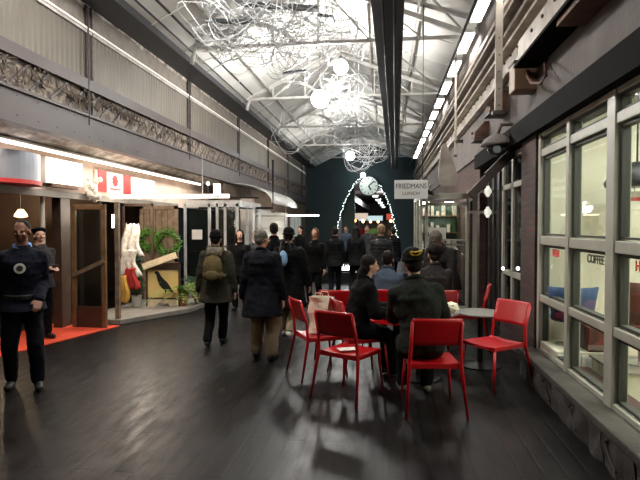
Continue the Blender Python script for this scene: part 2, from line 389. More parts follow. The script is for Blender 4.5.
# further left facade, stepping towards the end wall
mb = MB().bb(-4.75, -4.6, 14.5, YE, 0, 2.95)
o = mb.build('wall_left_far', M['brickx']); struct(o)
for i, (ya, yb) in enumerate(((15.6, 17.2), (18.2, 20.5), (21.5, 24), (25, 28))):
    f = MB().bb(-4.6, -4.54, ya, yb, 2.15, 2.25).bb(-4.6, -4.54, ya, yb, .55, .62)
    for t in range(4): yy = ya + (yb - ya) * t / 3; f.bb(-4.6, -4.54, yy - .03, yy + .03, .55, 2.25)
    f = f.build('window_%d' % (10 + i), M['steelw']); struct(f)
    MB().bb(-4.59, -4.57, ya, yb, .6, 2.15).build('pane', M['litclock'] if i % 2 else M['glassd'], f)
# ---- right wall
mb = MB().bb(XR + .04, XR + .3, 1.2, 6.1, 0, .26)
mb.bb(XR - .05, XR + .3, 6.02, 6.62, 0, 2.9).bb(XR - .02, XR + .3, 9.6, YE, 0, 3.0).bb(XR + .05, XR + .3, 7.9, 8.15, 0, 2.9).bb(XR, XR + .3, 6.6, 7.95, 0, .45)
wr = mb.build('wall_right', M['brickr']); struct(wr)
MB().bb(XR - .06, XR + .3, -1, YE, 2.9, 3.62).build('stucco_band', M['stucco'], wr)
MB().bb(XR - .12, XR + .25, -1, 9.6, 2.66, 2.9).build('header', M['header'], wr)
# riveted girder bands above the stucco
mb = MB()
mb.bb(XR - .04, XR + .2, -1, YE, 3.62, 3.98).bb(XR - .16, XR - .0, -1, YE, 3.60, 3.64).bb(XR - .16, XR, -1, YE, 3.96, 4.0)
g = mb.build('girder_band', M['girder'], wr)
mb = MB()
for k in range(70):
    y = 2 + k * .35
    for z in (3.68, 3.92): mb.ball((XR - .045, y, z), .016, 5)
mb.build('rivets', M['girderd'], g)
MB().bb(XR - .02, XR + .2, -1, YE, 3.98, 4.62).build('dark_panel', M['girderd'], wr)  # plain dark brown panel behind the rails
MB().bb(XR - .1, XR, -1, YE, 4.22, 4.27).bb(XR - .14, XR - .02, -1, YE, 4.42, 4.47).bb(XR - .1, XR, -1, YE, 4.62, 4.70).build('rails', M['girder'], wr)
mb = MB(); y = -1
pts = []
while y < YE: pts.append((XR + .02 + .02 * math.cos(2 * PI * y / .16), y)); y += .04
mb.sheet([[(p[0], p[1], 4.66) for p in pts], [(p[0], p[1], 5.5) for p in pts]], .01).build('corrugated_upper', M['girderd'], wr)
# roof trusses (white steel): rafter, tie and struts, curved knee on the left
random.seed(11)
for i in range(6):
    y = 5.9 + i * 4.2
    if y > YE - .3: break
    e = MB()
    l = Vector((RL[0] + .1, y, RL[1] + .05)); a = Vector((RA[0], y, RA[1] - .1)); r = Vector((XR - .15, y, 5.24))
    e.bar(l, a, .07, .09); e.bar(a, r, .07, .09)
    o = e.build('trim_%d' % (20 + i), M['steelw']); struct(o)
    tz = 5.2
    MB().bar((l.x, y, tz), (r.x, y, tz), .05, .06).build('tie', M['steelw'], o)
    mb = MB()
    for x, zt in ((-3.1, 5.5), (-2.2, 5.95), (-1.3, 6.35), (-.3, 6.0), (.7, 5.65)): mb.bar((x, y, tz), (x, y, zt), .035)
    for x0, x1, zt in ((-3.1, -2.2, 5.95), (-2.2, -1.3, 6.35), (-.3, -1.3, 6.35), (.7, -.3, 6.0)): mb.bar((x0, y, tz), (x1, y, zt), .03)
    mb.build('strut', M['steelw'], o)
    mb = MB(); mb.tube([(RL[0] + .15 + 1.1 * (1 - math.cos(t)), y + .02, 4.9 + .75 * math.sin(t)) for t in [k * PI / 18 for k in range(16)]], .045, 8)
    mb.build('knee_brace', M['steelw'], o, smooth=True)
    # purlins between this truss and the next
    if i < 5:
        mb = MB()
        for x, z in ((-3.2, 5.42), (-2.3, 5.86), (-.4, 6.05), (.6, 5.72)): mb.bar((x, y, z), (x, y + 4.2, z), .045)
        mb.bar((-3.8, y, 5.15), (-1.4, y + 4.2, 6.25), .03); mb.bar((-1.4, y, 6.25), (1.4, y + 4.2, 5.35), .03)
        mb.build('purlin', M['steelw'], o)
# central dark box beam
ctr = lambda y: .0195 * (y - 6.8) + .02
p0, p1 = (ctr(1), 1, 4.82), (ctr(27.5), 27.5, 4.82)
o = MB().bar(p0, p1, .30, .30).build('trim_30', M['duct']); struct(o)
MB().bar((p0[0], 1, 4.63), (p1[0], 27.5, 4.63), .44, .05).bar((p0[0], 1, 5.0), (p1[0], 27.5, 5.0), .44, .05).build('flange', M['duct'], o)
MB().tube([(p0[0] + .09, 1, 4.58), (p1[0] + .09, 27.5, 4.58)], .025).tube([(p0[0] - .07, 1, 4.585), (p1[0] - .07, 27.5, 4.585)], .018).build('conduit', M['duct'], o, smooth=True)
mb = MB()
for k in range(9): y = 3 + 2.9 * k; mb.bar((ctr(y), y, 5.0), (ctr(y), y, 6.1), .03)
mb.build('hanger_rod', M['steelw'], o)
# eaves pipes
o = MB().tube([(-3.67, 1, 5.3), (-3.67, YE - .2, 5.3)], .03, 8).tube([(-3.82, 1, 5.12), (-3.82, YE - .2, 5.12)], .018, 6).build('trim_31', M['duct'], smooth=True); struct(o)
mb = MB()
for k in range(25): y = 2 + k * 1.1; mb.bar((-3.67, y, 5.3), (-4.0, y, 5.22), .02)
mb.build('pipe_bracket', M['steelw'], o)
# ---- end wall with catenary arch
AX, AW, AH = -1.07, 1.95, 4.45
def arch(t):                                  # t -1..1 -> (x,z)
    return (AX + AW * t * (1 - .0 * abs(t)), AH * (1 - (math.cosh(2.1 * t) - 1) / (math.cosh(2.1) - 1)))
ts = [-1 + 2 * k / 40 for k in range(41)]
mb = MB()
poly_top = [(2.3, 0), (2.3, 7), (-9, 7), (-9, 0)]
for k in range(40):
    (xa, za), (xb, zb) = arch(ts[k]), arch(ts[k + 1])
    mb.prism([(xa, za), (xb, zb), (xb, 7), (xa, 7)], 1, YE, YE + .5)
mb.bb(-9, AX - AW, YE, YE + .5, 0, 7).bb(AX + AW, 6, YE, YE + .5, 0, 7)
struct(mb.build('wall_end', M['teal']))
# passage beyond the arch
struct(MB().bb(-4.2, -4.0, YE + .5, 75, 0, 5).bb(2.4, 2.6, YE + .5, 75, 0, 5).bb(-4.2, 2.6, 74.8, 75, 0, 5).build('wall_passage', M['stucco']))
struct(MB().bb(-4.2, 2.6, YE + .5, 75, 4.9, 5.1).build('ceiling_passage', M['stucco']))
struct(MB().bb(-4.2, 2.6, 60, 60.3, 0, 2.0).build('wall_passage_end', M['inner']))
o = MB().bar((-2.9, 31, 3.9), (-2.0, 60, 3.6), .5, .5).build('trim_32', M['darkbeam']); struct(o)
o = MB().bb(-2.75, -1.9, 33, 33.2, 0, 4.4).build('trim_33', M['dgreen']); struct(o)
# ---- window 1 : the big glazed shopfront on the right
WX = XR - .0
wins = [1.45, 2.35, 3.25, 4.16, 5.08, 5.97]
f = MB()
for k, y in enumerate(wins):
    wdt = .09 if k in (3, 1) else .05
    f.bb(WX - .03, WX + .09, y - wdt, y + wdt * .6, .26, 2.66)
for z, h in ((.28, .05), (.865, .035), (1.495, .045), (2.44, .04), (2.645, .03)):
    f.bb(WX - .02, WX + .08, 1.3, 6.02, z - h, z + h)
w1 = f.build('window_1', M['winframe'], bevel=.006); struct(w1)
mb = MB()
for k, y in enumerate(wins[:-1]):                # dark gasket inside every light
    y0, y1 = y + .055, wins[k + 1] - (.1 if (k + 1) in (3, 1) else .06)
    for z0, z1 in ((.34, .82), (.91, 1.44), (1.55, 2.39), (2.49, 2.61)):
        for a in ((y0, y0 + .022, z0, z1), (y1 - .022, y1, z0, z1), (y0, y1, z0, z0 + .018), (y0, y1, z1 - .018, z1)): mb.bb(WX + .01, WX + .07, *a)
mb.build('gasket', M['groove'], w1)
for k, y in enumerate(wins[:-1]):
    for z0, z1 in ((.31, .84), (.89, 1.46), (1.53, 2.41), (2.47, 2.63)):
        MB().bb(WX + .035, WX + .041, y + .02, wins[k + 1] - .03, z0, z1).build('pane', M['glass'], w1)
# stone kerb under the window
mb = MB(); random.seed(4)
k = struct(MB().bb(1.49, XR + .1, 1.2, 6.05, .22, .29).build('trim_40', M['sill'], bevel=.015))
y = 1.2; j = 0
while y < 6.0:
    L = random.uniform(.38, .6); L = min(L, 6.02 - y)
    b = MB().box((1.60, y + L / 2, .11), (.2, L - .02, .22)); bmesh.ops.subdivide_edges(b.bm, edges=b.bm.edges, cuts=5, use_grid_fill=True)
    for v in b.bm.verts:
        if v.co.x < 1.58: v.co.x += .03 * mnoise.noise(v.co * 6)
    b.build('stone_block', M['stone'], k, smooth=False); y += L; j += 1
# pale worn arc drips on the kerb blocks
mb = MB()
for yy in (3.55, 4.25, 4.95): mb.tube([(1.485, yy - .02 + .16 * math.sin(t), .02 + .2 * math.sin(t / 2 + .2)) for t in [q * .25 for q in range(10)]], .011, 5)
mb.build('pale_seam', M['sill'], k)
# interior seen through the window
mb = MB().bb(5.2, 5.35, 0, 9.6, 0, 3.3).bb(XR + .3, 5.3, 6.4, 6.5, 0, 3.2).bb(XR + .3, 5.3, 0, .1, 0, 3.2).bb(XR + .1, XR + .32, 5.975, 6.01, .3, 2.9).bb(XR + .3, XR + .33, 5.98, 6.4, 0, 3.1)
struct(mb.build('wall_cafe_interior', M['cream']))
struct(MB().bb(XR + .3, 5.3, 0, 6.5, 3.1, 3.2).build('ceiling_cafe', M['cream']))
struct(MB().bb(XR + .25, 5.3, 0, 6.5, 0, .02).build('floor_cafe', M['cream']))
# ---- second shopfront on the right with low frames
f = MB()
for y in (6.66, 7.3, 7.86): f.bb(XR, XR + .08, y - .04, y + .04, .45, 2.62)
for z in (.48, 1.0, 2.2, 2.6): f.bb(XR, XR + .08, 6.62, 7.9, z - .035, z + .035)
f = f.build('window_2', M['winframe']); struct(f)
for (ya, yb) in ((6.7, 7.26), (7.34, 7.82)):
    for z0, z1 in ((.52, .96), (1.04, 2.16), (2.24, 2.56)): MB().bb(XR + .03, XR + .036, ya, yb, z0, z1).build('pane', M['glassd'], f)
d = MB().bb(XR + .08, XR + .14, 8.15, 9.55, 0, 2.62).build('door_1', M['blackm']); struct(d)
mb = MB()
for y in (8.35, 8.75, 9.15): mb.bb(XR + .05, XR + .09, y - .012, y + .012, .1, 2.5)
mb.build('door_slats', M['girderd'], d)
MB().bb(XR + .3, 3.4, 6.5, 6.6, 0, 3).bb(3.4, 3.5, 6.5, 9.6, 0, 3).build('wall_back_room', M['inner'])['kind'] = 'structure'
# ================================================================== THINGS: left side
def wreath(name, loc, R, r, label, m, face=0):
    t = thing(name, label, 'wreath', loc, face, 'leafy wreaths on the weathered frame')
    mb = MB(); mb.tube([(R * math.cos(a), 0, R * math.sin(a)) for a in [2 * PI * k / 24 for k in range(24)]], r * .45, 6, True); mb.build('ring', M['brown'], t)
    mb = MB(); rnd = random.Random(R)
    for k in range(800):
        a = rnd.uniform(0, 2 * PI); b = rnd.uniform(0, 2 * PI); q = R + r * .6 * math.cos(b); p = Vector((q * math.cos(a), r * .6 * math.sin(b), q * math.sin(a)))
        d = Vector((math.cos(a) * rnd.uniform(-.6, 1), rnd.uniform(-1, .4), math.sin(a) * rnd.uniform(-.6, 1))).normalized(); L = rnd.uniform(.035, .065)
        s = d.orthogonal().normalized() * .012
        v = [mb.bm.verts.new(x) for x in (p, p + d * L * .5 + s, p + d * L, p + d * L * .5 - s)]; mb.bm.faces.new(v)
    mb.build('foliage', m, t); return t
wy = 10.42
# weathered wood door leaf carrying the wreaths
t = thing('rustic_door', 'weathered wooden door leaf standing open with two green wreaths hung on it', 'door', at(158.5, 10.5, .1))
MB().bb(-.42, -.34, 0, .06, 0, 1.98).bb(.34, .42, 0, .06, 0, 1.98).bb(-.42, .42, 0, .06, 1.9, 1.98).bb(-.42, .42, 0, .06, 0, .12).bb(-.42, .42, 0, .06, .78, .86).build('frame', M['rustic'], t, bevel=.005)
mb = MB()
for k in range(5): mb.bb(-.33 + k * .134, -.33 + k * .134 + .12, .02, .045, .1, 1.92)
mb.build('board', M['rustic'], t)
wreath('leaf_wreath', at(149, 10.45, 1.37), .17, .08, 'smaller bright green leaf wreath on the left, partly behind its neighbour', M['green'])
wreath('leaf_wreath', at(168, 10.43, 1.31), .22, .09, 'larger round green leaf wreath on the right with a dark open centre', M['green'])
# slanted pale plank
p = onY(143, 267, 9.5); q = onY(176, 255, 9.5)
t = MB().bar(p, q, .05, .12).build('wooden_plank', M['pale'], bevel=.004); tag(t, 'pale wooden plank leaning at a slant above the bird picture board', 'plank')
# framed bird board
t = thing('picture_board', 'framed straw-yellow picture board with a dark bird silhouette standing on the concrete step', 'picture', at(162.5, 9.6, .09), math.radians(4)); t.scale = (.84, 1, .85)
MB().bb(-.37, .37, .015, .03, .12, .95).build('panel', M['amber'], t)
MB().bb(-.40, -.36, 0, .05, 0, 1.0).bb(.36, .40, 0, .05, 0, 1.0).bb(-.4, .4, 0, .05, .96, 1.0).bb(-.4, .4, 0, .05, .16, .2).build('frame', M['brown'], t, bevel=.004)
MB().bb(-.36, .36, .0, .012, .84, .96).build('dark_header', M['brown'], t)
mb = MB(); prof = [(-.36, .0), (.36, 0), (.36, .17), (-.36, .17)]
mb.prism([(-.36, .0), (-.16, 0), (-.1, .08), (.1, .08), (.16, 0), (.36, 0), (.36, .16), (-.36, .16)], 1, .0, .04); mb.build('foot_panel', M['pale'], t)
bird = [(-.20, .78), (-.15, .81), (-.10, .79), (-.05, .70), (.02, .62), (.10, .55), (.16, .46), (.22, .38), (.25, .31), (.2, .33), (.12, .38), (.08, .36), (.07, .29), (.05, .29), (.04, .37), (-.03, .42), (-.09, .50), (-.13, .60), (-.15, .70)]
MB().prism([(x, z) for x, z in bird], 1, .004, .015).build('bird_silhouette', M['black'], t)
# plinth (low concrete step)
mb = MB(); a = (-5.15, 8.1); b = (-4.38, 8.15); c = (-3.66, 9.5); d = (-3.5, 12.2); e = (-5.15, 12.2)
mb.prism([a, b, c, d, e], 2, 0, .09); o = mb.build('trim_50', M['plinth'], bevel=.01); struct(o)
# ferns and potted plants
def fern(name, loc, h, n, label, m, potm, seed, spread=1.):
    t = thing(name, label, 'plant', loc, 0); rnd = random.Random(seed)
    MB().lathe([(.09, 0), (.12, .2), (.125, .22), (.11, .22)]).build('pot', potm, t, smooth=False)
    mb = MB()
    for k in range(n):
        a = rnd.uniform(0, 2 * PI); el = rnd.uniform(.3, 1.1); L = h * rnd.uniform(.6, 1.1); pts = []
        for i in range(9):
            f = i / 8; r_ = L * f * math.cos(el) * spread; z = .2 + L * (math.sin(el) * f - .55 * f * f); pts.append(Vector((r_ * math.cos(a), r_ * math.sin(a), z)))
        mb.tube(pts, .004, 3)
        sd = Vector((-math.sin(a), math.cos(a), 0))
        for i in range(1, 9):
            p = pts[i]; l = .09 * (1 - i / 11)
            for s in (-1, 1):
                d = (sd * s + (pts[i] - pts[i - 1]).normalized() * .5 + Vector((0, 0, rnd.uniform(-.3, .2)))) * l; u = (pts[i] - pts[i - 1]).normalized() * .016
                v = [mb.bm.verts.new(x) for x in (p, p + d * .5 + u, p + d, p + d * .5 - u)]; mb.bm.faces.new(v)
    mb.build('fronds', m, t); return t
fern('potted_fern', at(182, 9.75, .09), .8, 46, 'yellow-green fern in a terracotta pot beside the bird picture board', M['fern'], M['terra'], 1)
fern('potted_fern', at(196, 10.9, .09), .85, 36, 'tall loose fern behind the terracotta pot near the glass storefront', M['green2'], M['terra'], 2)
fern('potted_fern', at(199, 10.1, .09), .4, 20, 'short yellowish plant in a low pot at the right end of the concrete step', M['fern'], M['pot'], 5, .7)
def topiary(name, loc, label, seed):
    t = thing(name, label, 'plant', loc); rnd = random.Random(seed)
    MB().lathe([(.075, 0), (.1, .2), (.11, .22), (.09, .22)]).build('pot', M['pot'], t)
    MB().cone((0, 0, .2), (0, 0, .9), .012).build('stem', M['brown'], t)
    for zc, rr in ((.42, .14), (.72, .12), (.98, .1)):
        mb = MB()
        for k in range(190):
            d = Vector((rnd.gauss(0, 1), rnd.gauss(0, 1), rnd.gauss(0, 1))).normalized(); p = Vector((0, 0, zc)) + d * rr * rnd.uniform(.6, 1)
            u = d.orthogonal().normalized() * .018; L = d * .035 + Vector((0, 0, rnd.uniform(-.02, .02)))
            mb.bm.faces.new([mb.bm.verts.new(x) for x in (p, p + L * .6 + u, p + L * 1.4, p + L * .6 - u)])
        mb.ball((0, 0, zc), rr * .75, 8)
        mb.build('leaf_ball', M['green2'], t)
topiary('topiary_plant', at(136, 9.5, .09), 'three-ball topiary in a pale stone pot left of the bird picture board', 3)
# brown glazed door standing open
def glazed_door(name, loc, rz, w, h, label, wood, diag=True):
    t = thing(name, label, 'door', loc, rz)
    MB().bb(-w / 2, -w / 2 + .07, -.025, .025, 0, h).bb(w / 2 - .07, w / 2, -.025, .025, 0, h).bb(-w / 2, w / 2, -.025, .025, h - .08, h).build('frame', wood, t, bevel=.004)
    MB().bb(-w / 2 + .07, w / 2 - .07, -.02, .02, 0, .34).build('kick_panel', M['brown'], t)
    MB().bb(-w / 2 + .07, w / 2 - .07, -.004, .004, .34, h - .08).build('pane', M['glassd'], t)
    if diag: MB().bar((-w / 2 + .03, -.035, .84), (w / 2 - .02, -.035, 1.08), .03, .06).each('push_bar', M['rustic'], t)
    return t
glazed_door('glazed_door', at(89, 7.85, .013), math.radians(-3), .60, 1.98, 'brown wood-framed glass door standing open beside the orange carpet', M['brass'])
# pole by the door, thin post with clothes
tag(MB().lathe([(.06, 0), (.06, .05), (.035, .08), (.035, 2.08), (.05, 2.12)], (-5.22, 7.4, 0)).build('door_column', M['cream'], smooth=True), 'slim cream column behind the guard at the dark entrance', 'column')
tag(MB().bb(at(114.5, 8.2)[0], at(118.5, 8.2)[0], 8.2, 8.26, 0.09, 2.05).build('wooden_post', M['rustic']), 'thin brown wooden post between the open glass door and the hanging cloths', 'post')
tag(MB().bb(at(112, 8.6)[0], at(114, 8.6)[0], 8.6, 8.63, 1.62, 1.85).build('vertical_lamp', M['tube']), 'small upright glowing lamp left of the thin brown post', 'lamp')
# hanging cloths display
def cloth(name, loc, w, h, label, m, seed, grp='cloths hanging in the shop display'):
    rnd = random.Random(seed); rows = []
    for i in range(12):
        f = i / 11; ww = w * (.55 + .45 * f) * (1 + .1 * math.sin(5 * f + seed))
        rows.append([(loc[0] + (j / 11 - .5) * ww + .03 * math.sin(seed + f * 6), loc[1] + .035 * math.sin(j * 1.5 + seed + f * 2), loc[2] - f * h + .02 * math.sin(j * 2)) for j in range(12)])
    o = MB().sheet(rows, .006).build(name, m, smooth=True); return tag(o, label, 'cloth', grp)
cloth('hanging_cloth', onY(131, 224, 9.45), .5, .62, 'upper cream lace cloth hanging right of the brown post', M['lace'], 1)
cloth('hanging_cloth', onY(129, 250, 9.35), .44, .5, 'lower white cloth hanging beneath the cream lace cloth', M['lace'], 2)
cloth('hanging_cloth', onY(131, 268, 9.3), .3, .4, 'red cloth hanging beneath the white cloths', M['redcl'], 3)
cloth('hanging_cloth', onY(124, 276, 9.2), .2, .5, 'mustard cloth hanging low beside the red cloth', M['yelcl'], 4)
t = thing('display_rail', 'dark wooden rack from which the cloths hang in the shop display', 'rack', (-4.85, 9.7, 0.09))
MB().bb(-.3, -.26, 0, .04, 0, 2.0).bb(.3, .34, 0, .04, 0, 2.0).each('upright', M['brown'], t); MB().bb(-.3, .34, 0, .04, 1.95, 2.0).build('rail', M['brown'], t)
# carpet
mb = MB(); mb.prism([(-5.6, 5.6), (-4.9, 5.6), (-4.33, 8.05), (-5.6, 8.05)], 2, .0, .012)
tag(mb.build('entrance_carpet', M['redmat']), 'orange-red carpet laid at the dark shop entrance', 'carpet')
# shop interior glimpsed: counter and warm lamps
t = thing('hanging_lamp', 'warm glowing ceiling lamp inside the dark entrance', 'lamp', tuple(onY(21, 216, 8.6)))
MB().cone((0, 0, .1), (0, 0, 1.1), .01).each('cord', M['blackm'], t); MB().lathe([(.04, .12), (.1, .03), (.11, -.01), (.03, -.03)]).build('lamp_shade', M['warm'], t)
t = thing('sideboard', 'brown sideboard against the back of the dark shop', 'cabinet', (-7.2, 8.9, 0))
MB().bb(-.7, .7, -.2, .2, .08, 1.0).build('body', M['brass'], t, bevel=.01)
for s in (-.35, .35):
    d_ = MB().bb(s - .32, s + .32, -.22, -.2, .14, .94).build('door', M['brown'], t); MB().ball((s + .25, -.235, .55), .02, 8).build('knob', M['brass'], d_)
MB().bb(-.72, .72, -.23, .21, 1.0, 1.04).build('top', M['brown'], t)
# signs on the facade
XS = XF + .01
def span(u0, u1, vt, vb, X=XS + .05):
    a = onX(u0, vt, X); b = onX(u1, vt, X); c = onX((u0 + u1) / 2, vb, X); d = onX((u0 + u1) / 2, vt, X); return (a.y + b.y) / 2, (b.y - a.y) / 2, c.z, d.z
cy, hy, z0, z1 = span(-14, 42, 152, 184, XS + .2)
t = thing('drum_sign', 'silver curved drum-shaped sign with a red rim at the far left of the shopfront', 'sign', (XS, cy, z0), 0)
def dprof(r): return [(0, -hy * r)] + [(r * math.cos(a) * .4, hy * r * math.sin(a)) for a in [-PI / 2 + PI * k / 20 for k in range(1, 20)]] + [(0, hy * r)]
MB().prism(dprof(1), 2, .05, z1 - z0).build('drum', M['silver'], t, smooth=False)
MB().prism(dprof(1.04), 2, 0, .055).build('rim', M['signred'], t)
cy, hy, z0, z1 = span(43, 80, 160, 188)
t = thing('lit_sign_box', 'plain glowing white sign box between the drum sign and the red-edged sign', 'sign', (XS, cy, z0))
MB().bb(0, .09, -hy, hy, .05, z1 - z0).build('housing', M['white'], t); MB().bb(.09, .10, -hy + .01, hy - .01, .06, z1 - z0 - .01).build('face', M['signglow'], t)
MB().bb(0, .1, -hy * .7, hy * .7, 0, .05).build('bracket', M['rust'], t)
cy, hy, z0, z1 = span(97, 130, 173, 193.5); h_ = z1 - z0
t = thing('flag_sign', 'white sign with red side bands and a red round emblem on the shopfront', 'sign', (XS, cy, z0))
MB().bb(0, .06, -hy, hy, 0, h_).build('face', emit('flag_sign_face', (240, 226, 220), .3), t)
mr = emit('flag_sign_red', (206, 50, 48), .12)
MB().bb(.06, .066, -hy, -hy * .5, 0, h_).bb(.06, .066, hy * .5, hy, 0, h_).each('red_band', mr, t)
mb = MB(); mb.prism([((-.0 + .10 * (1 + .12 * math.cos(9 * a)) * math.cos(a)), h_ * .62 + .105 * (1 + .12 * math.cos(9 * a)) * math.sin(a)) for a in [2 * PI * k / 54 for k in range(54)]], 0, .06, .068); mb.build('round_emblem', mr, t)
MB().bb(.06, .066, -.2, .2, .07, .095).build('small_print', mr, t)
cy, hy, z0, z1 = span(131.5, 154, 179, 195.5)
t = thing('lit_sign_box', 'plain glowing white sign box just right of the red-edged sign', 'sign', (XS, cy, z0))
MB().bb(0, .05, -hy, hy, 0, z1 - z0).build('housing', M['white'], t); MB().bb(.05, .06, -hy + .01, hy - .01, .01, z1 - z0 - .01).build('face', M['signglow'], t)
t = thing('silk_flower_bunch', 'pale crumpled decoration hanging between the lit sign boxes above the open door', 'decoration', tuple(onX(90, 192, XS + .1)))
mb = MB(); rnd = random.Random(8)
for k in range(30): mb.ball((rnd.uniform(0, .15), rnd.uniform(-.12, .14), rnd.uniform(-.15, .22)), rnd.uniform(.025, .06), 5)
mb.build('petals', M['lace'], t)
# long light rail beneath the soffit
t = thing('light_rail', 'long glowing tube light running under the left soffit above the shop signs', 'lamp', (-4.93, 0, 2.76))
MB().tube([(0, 4, 0), (0, 13.5, 0)], .022, 8).build('tube', M['tubel'], t)
MB().bb(-.06, .06, 4, 13.5, .02, .05).build('reflector', M['white'], t)
# tube hung across
p = onY(97, 197, 9.2); q = onY(229, 197, 9.2)
t = thing('cross_tube_light', 'long horizontal glowing tube hung across the left aisle at door height', 'lamp', ((p.x + q.x) / 2, 9.2, p.z)); hw = (q.x - p.x) / 2
MB().tube([(-hw, 0, 0), (hw, 0, 0)], .036, 10).build('tube', M['tubel'], t, smooth=True)
for x in (-hw + .1, hw - .5): MB().cone((x, 0, .03), (x, 0, .75), .008, n=6).each('hanger', M['steelw'], t)
p = onY(217, 190, 9.2)
t = thing('square_lamp', 'small glowing rectangular lamp standing above the right end of the cross tube', 'lamp', tuple(p)); MB().box((0, 0, 0), (.1, .1, .22)).build('glass_block', M['tube'], t); MB().bb(-.055, .055, -.055, .055, -.14, -.11).build('base', M['blackm'], t)
p = onY(208, 189, 9.2); t = thing('bulb_on_rod', 'tiny bright bulb on a thin rod left of the small rectangular lamp', 'lamp', tuple(p)); MB().ball((0, 0, .1), .03, 8).build('bulb', M['tube'], t); MB().cone((0, 0, -.1), (0, 0, .1), .01).build('rod', M['blackm'], t)
# black hanging frame
a = onY(160, 208, 14); b = onY(273, 208, 14); c_ = onY(273, 160, 14)
t = MB().tube([a, b, c_], .035, 8).tube([a + Vector((0, 0, .28)), b + Vector((-.4, 0, .28))], .02, 6).build('pipe_frame', M['blackm']); tag(t, 'black pipe frame hanging from the left girder above the glass storefront', 'pipe')
# glass storefront
t = thing('glass_storefront', 'pale framed glass storefront with a grey door and paper notice behind the walkers', 'shopfront', (-4.2, 12.35, 0))
f = MB()
for x in (-.7, -.08, .12, .32, .62): f.bb(x - .03, x + .03, -.03, .03, 0, 2.2)
f.bb(-.7, .65, -.03, .03, 2.12, 2.2).bb(-.7, .65, -.03, .03, 0, .1).bb(.62, .68, 0, 2.2, 2.12, 2.2)
for y in (.8, 1.5, 2.2): f.bb(.62, .68, y - .03, y + .03, 0, 2.2)
f.build('frame', M['steelw'], t)
MB().bb(-.66, -.1, -.01, .01, .1, 2.1).bb(-.04, .6, -.004, .004, .1, 2.1).build('pane', M['glassd'], t)
MB().bb(-.68, .68, 0, 2.2, 2.2, 2.28).build('roof_panel', M['steelw'], t)
d_ = MB().bb(-.62, -.14, .02, .05, .05, 2.05).build('door', mat('grey_green_door', (92, 98, 94), .6), t); MB().bb(-.52, -.26, -.03, -.02, 1.32, 1.56).build('paper_notice', M['paper'], t); MB().bb(-.6, -.16, .0, .02, 1.0, 1.03).each('push_bar', M['chrome'], t)
# pillar, canopy, far left tube
tag(MB().bb(-4.3, -3.95, 15.2, 15.5, 0, 2.5).build('beige_pillar', M['warmw']), 'square beige pillar behind the woman facing the camera', 'pillar')
t = thing('white_canopy', 'white curved canopy projecting from the left wall under the girder', 'canopy', (-4.6, 16.5, 2.2)); rows = []
for i in range(10):
    a = PI / 2 * i / 9; rows.append([(1.25 * math.sin(a), y_, .15 + .6 * math.cos(a)) for y_ in (-1.2, 0, 1.2, 3.2)])
MB().sheet(rows, .02).build('shell', M['white'], t, smooth=True); MB().tube([(1.25, -1.2, .15), (1.25, 3.2, .15)], .03).build('front_rail', M['steelw'], t)
p = onY(283, 216, 18); q = onY(319, 215, 18)
t = thing('cross_tube_light', 'short horizontal glowing tube far down the left side before the end wall', 'lamp', tuple((p + q) / 2)); hw = (q - p).length / 2
MB().tube([(-hw, 0, 0), (hw, 0, 0)], .03, 8).build('tube', M['tubel'], t); MB().cone((-hw + .1, 0, .02), (-hw + .1, 0, .8), .008, n=6).each('hanger', M['steelw'], t)
t = thing('shelf_unit', 'white shelving with glowing back panel on the far left behind the crowd', 'shelf', (-3.9, 17.5, 0))
MB().bb(-.5, .5, .2, .24, .2, 2.1).build('back_panel', emit('shelf_back_glow', (232, 226, 210), .5), t); MB().bb(-.54, -.5, -.15, .24, 0, 2.1).bb(.5, .54, -.15, .24, 0, 2.1).each('side_panel', M['white'], t)
for k in range(5): MB().bb(-.5, .5, -.15, .2, .3 + k * .42, .33 + k * .42).build('shelf', M['white'], t)
fern('potted_fern', (-3.3, 19.5, 0), 1.6, 26, 'dark bushy plant by the brick wall at the far left end', M['green2'], M['pot'], 9)
# ================================================================== THINGS: ceiling
def globe_lamp(u, v, Y, r, label, power, shade='ball'):
    p = onY(u, v, Y); t = thing('pendant_lamp', label, 'lamp', tuple(p), 0, 'bright pendant lamps under the roof')
    MB().ball((0, 0, 0), r, 14).build('bulb', M['lampf' if Y > 25 else 'lamp'], t, smooth=True)
    MB().cone((0, 0, r), (0, 0, r + .09), .05, .03).build('cap', M['blackm'], t); MB().cone((0, 0, r + .08), (0, 0, max(.3, 6.2 - p.z)), .008, n=6).each('cord', M['blackm'], t)
    return t
globe_lamp(320, 99, 11.5, .19, 'largest bright pendant lamp, left of centre under the roof', 520)
globe_lamp(341, 67, 11.2, .15, 'bright pendant lamp higher up, beside the dark central beam', 380)
t_ = globe_lamp(320, 99, 11.5, .2, 'added pendant lamp nearest the camera, unseen above the top of the picture, brightening the left roof', 1); t_.location = (-2.5, 5.0, 5.3)  # added out of frame to brighten the near left roof
globe_lamp(350, 156, 20.5, .17, 'smaller bright pendant lamp further away above the arch', 420)
globe_lamp(363, 175, 28.9, .13, 'farthest bright pendant lamp, right at the tip of the lit arch', 200)
# fluorescent fixtures on the right
fx = None
for k in range(13):
    y = 7.1 + 1.65 * k
    lab = 'flat glowing ceiling light in the row under the right eaves'
    if fx is None:
        fx = thing('eaves_light', lab, 'lamp', (1.53, y, 5.18), 0, 'row of flat lights under the right eaves')
        MB().bb(-.09, .09, -.55, .55, 0, .06).build('housing', M['white'], fx); MB().bb(-.085, .085, -.54, .54, -.03, 0).build('diffuser', M['tube'], fx); MB().cone((0, 0, .05), (0, 0, .2), .01).each('hanger', M['steelw'], fx)
    else: dup(fx, (1.53, y, 5.18))
    if k in (0, 2, 5, 8): area('eaves_area', (1.53, y, 5.12), (0, 0, 0), .2, 1.1, 55, (1, .97, .93))
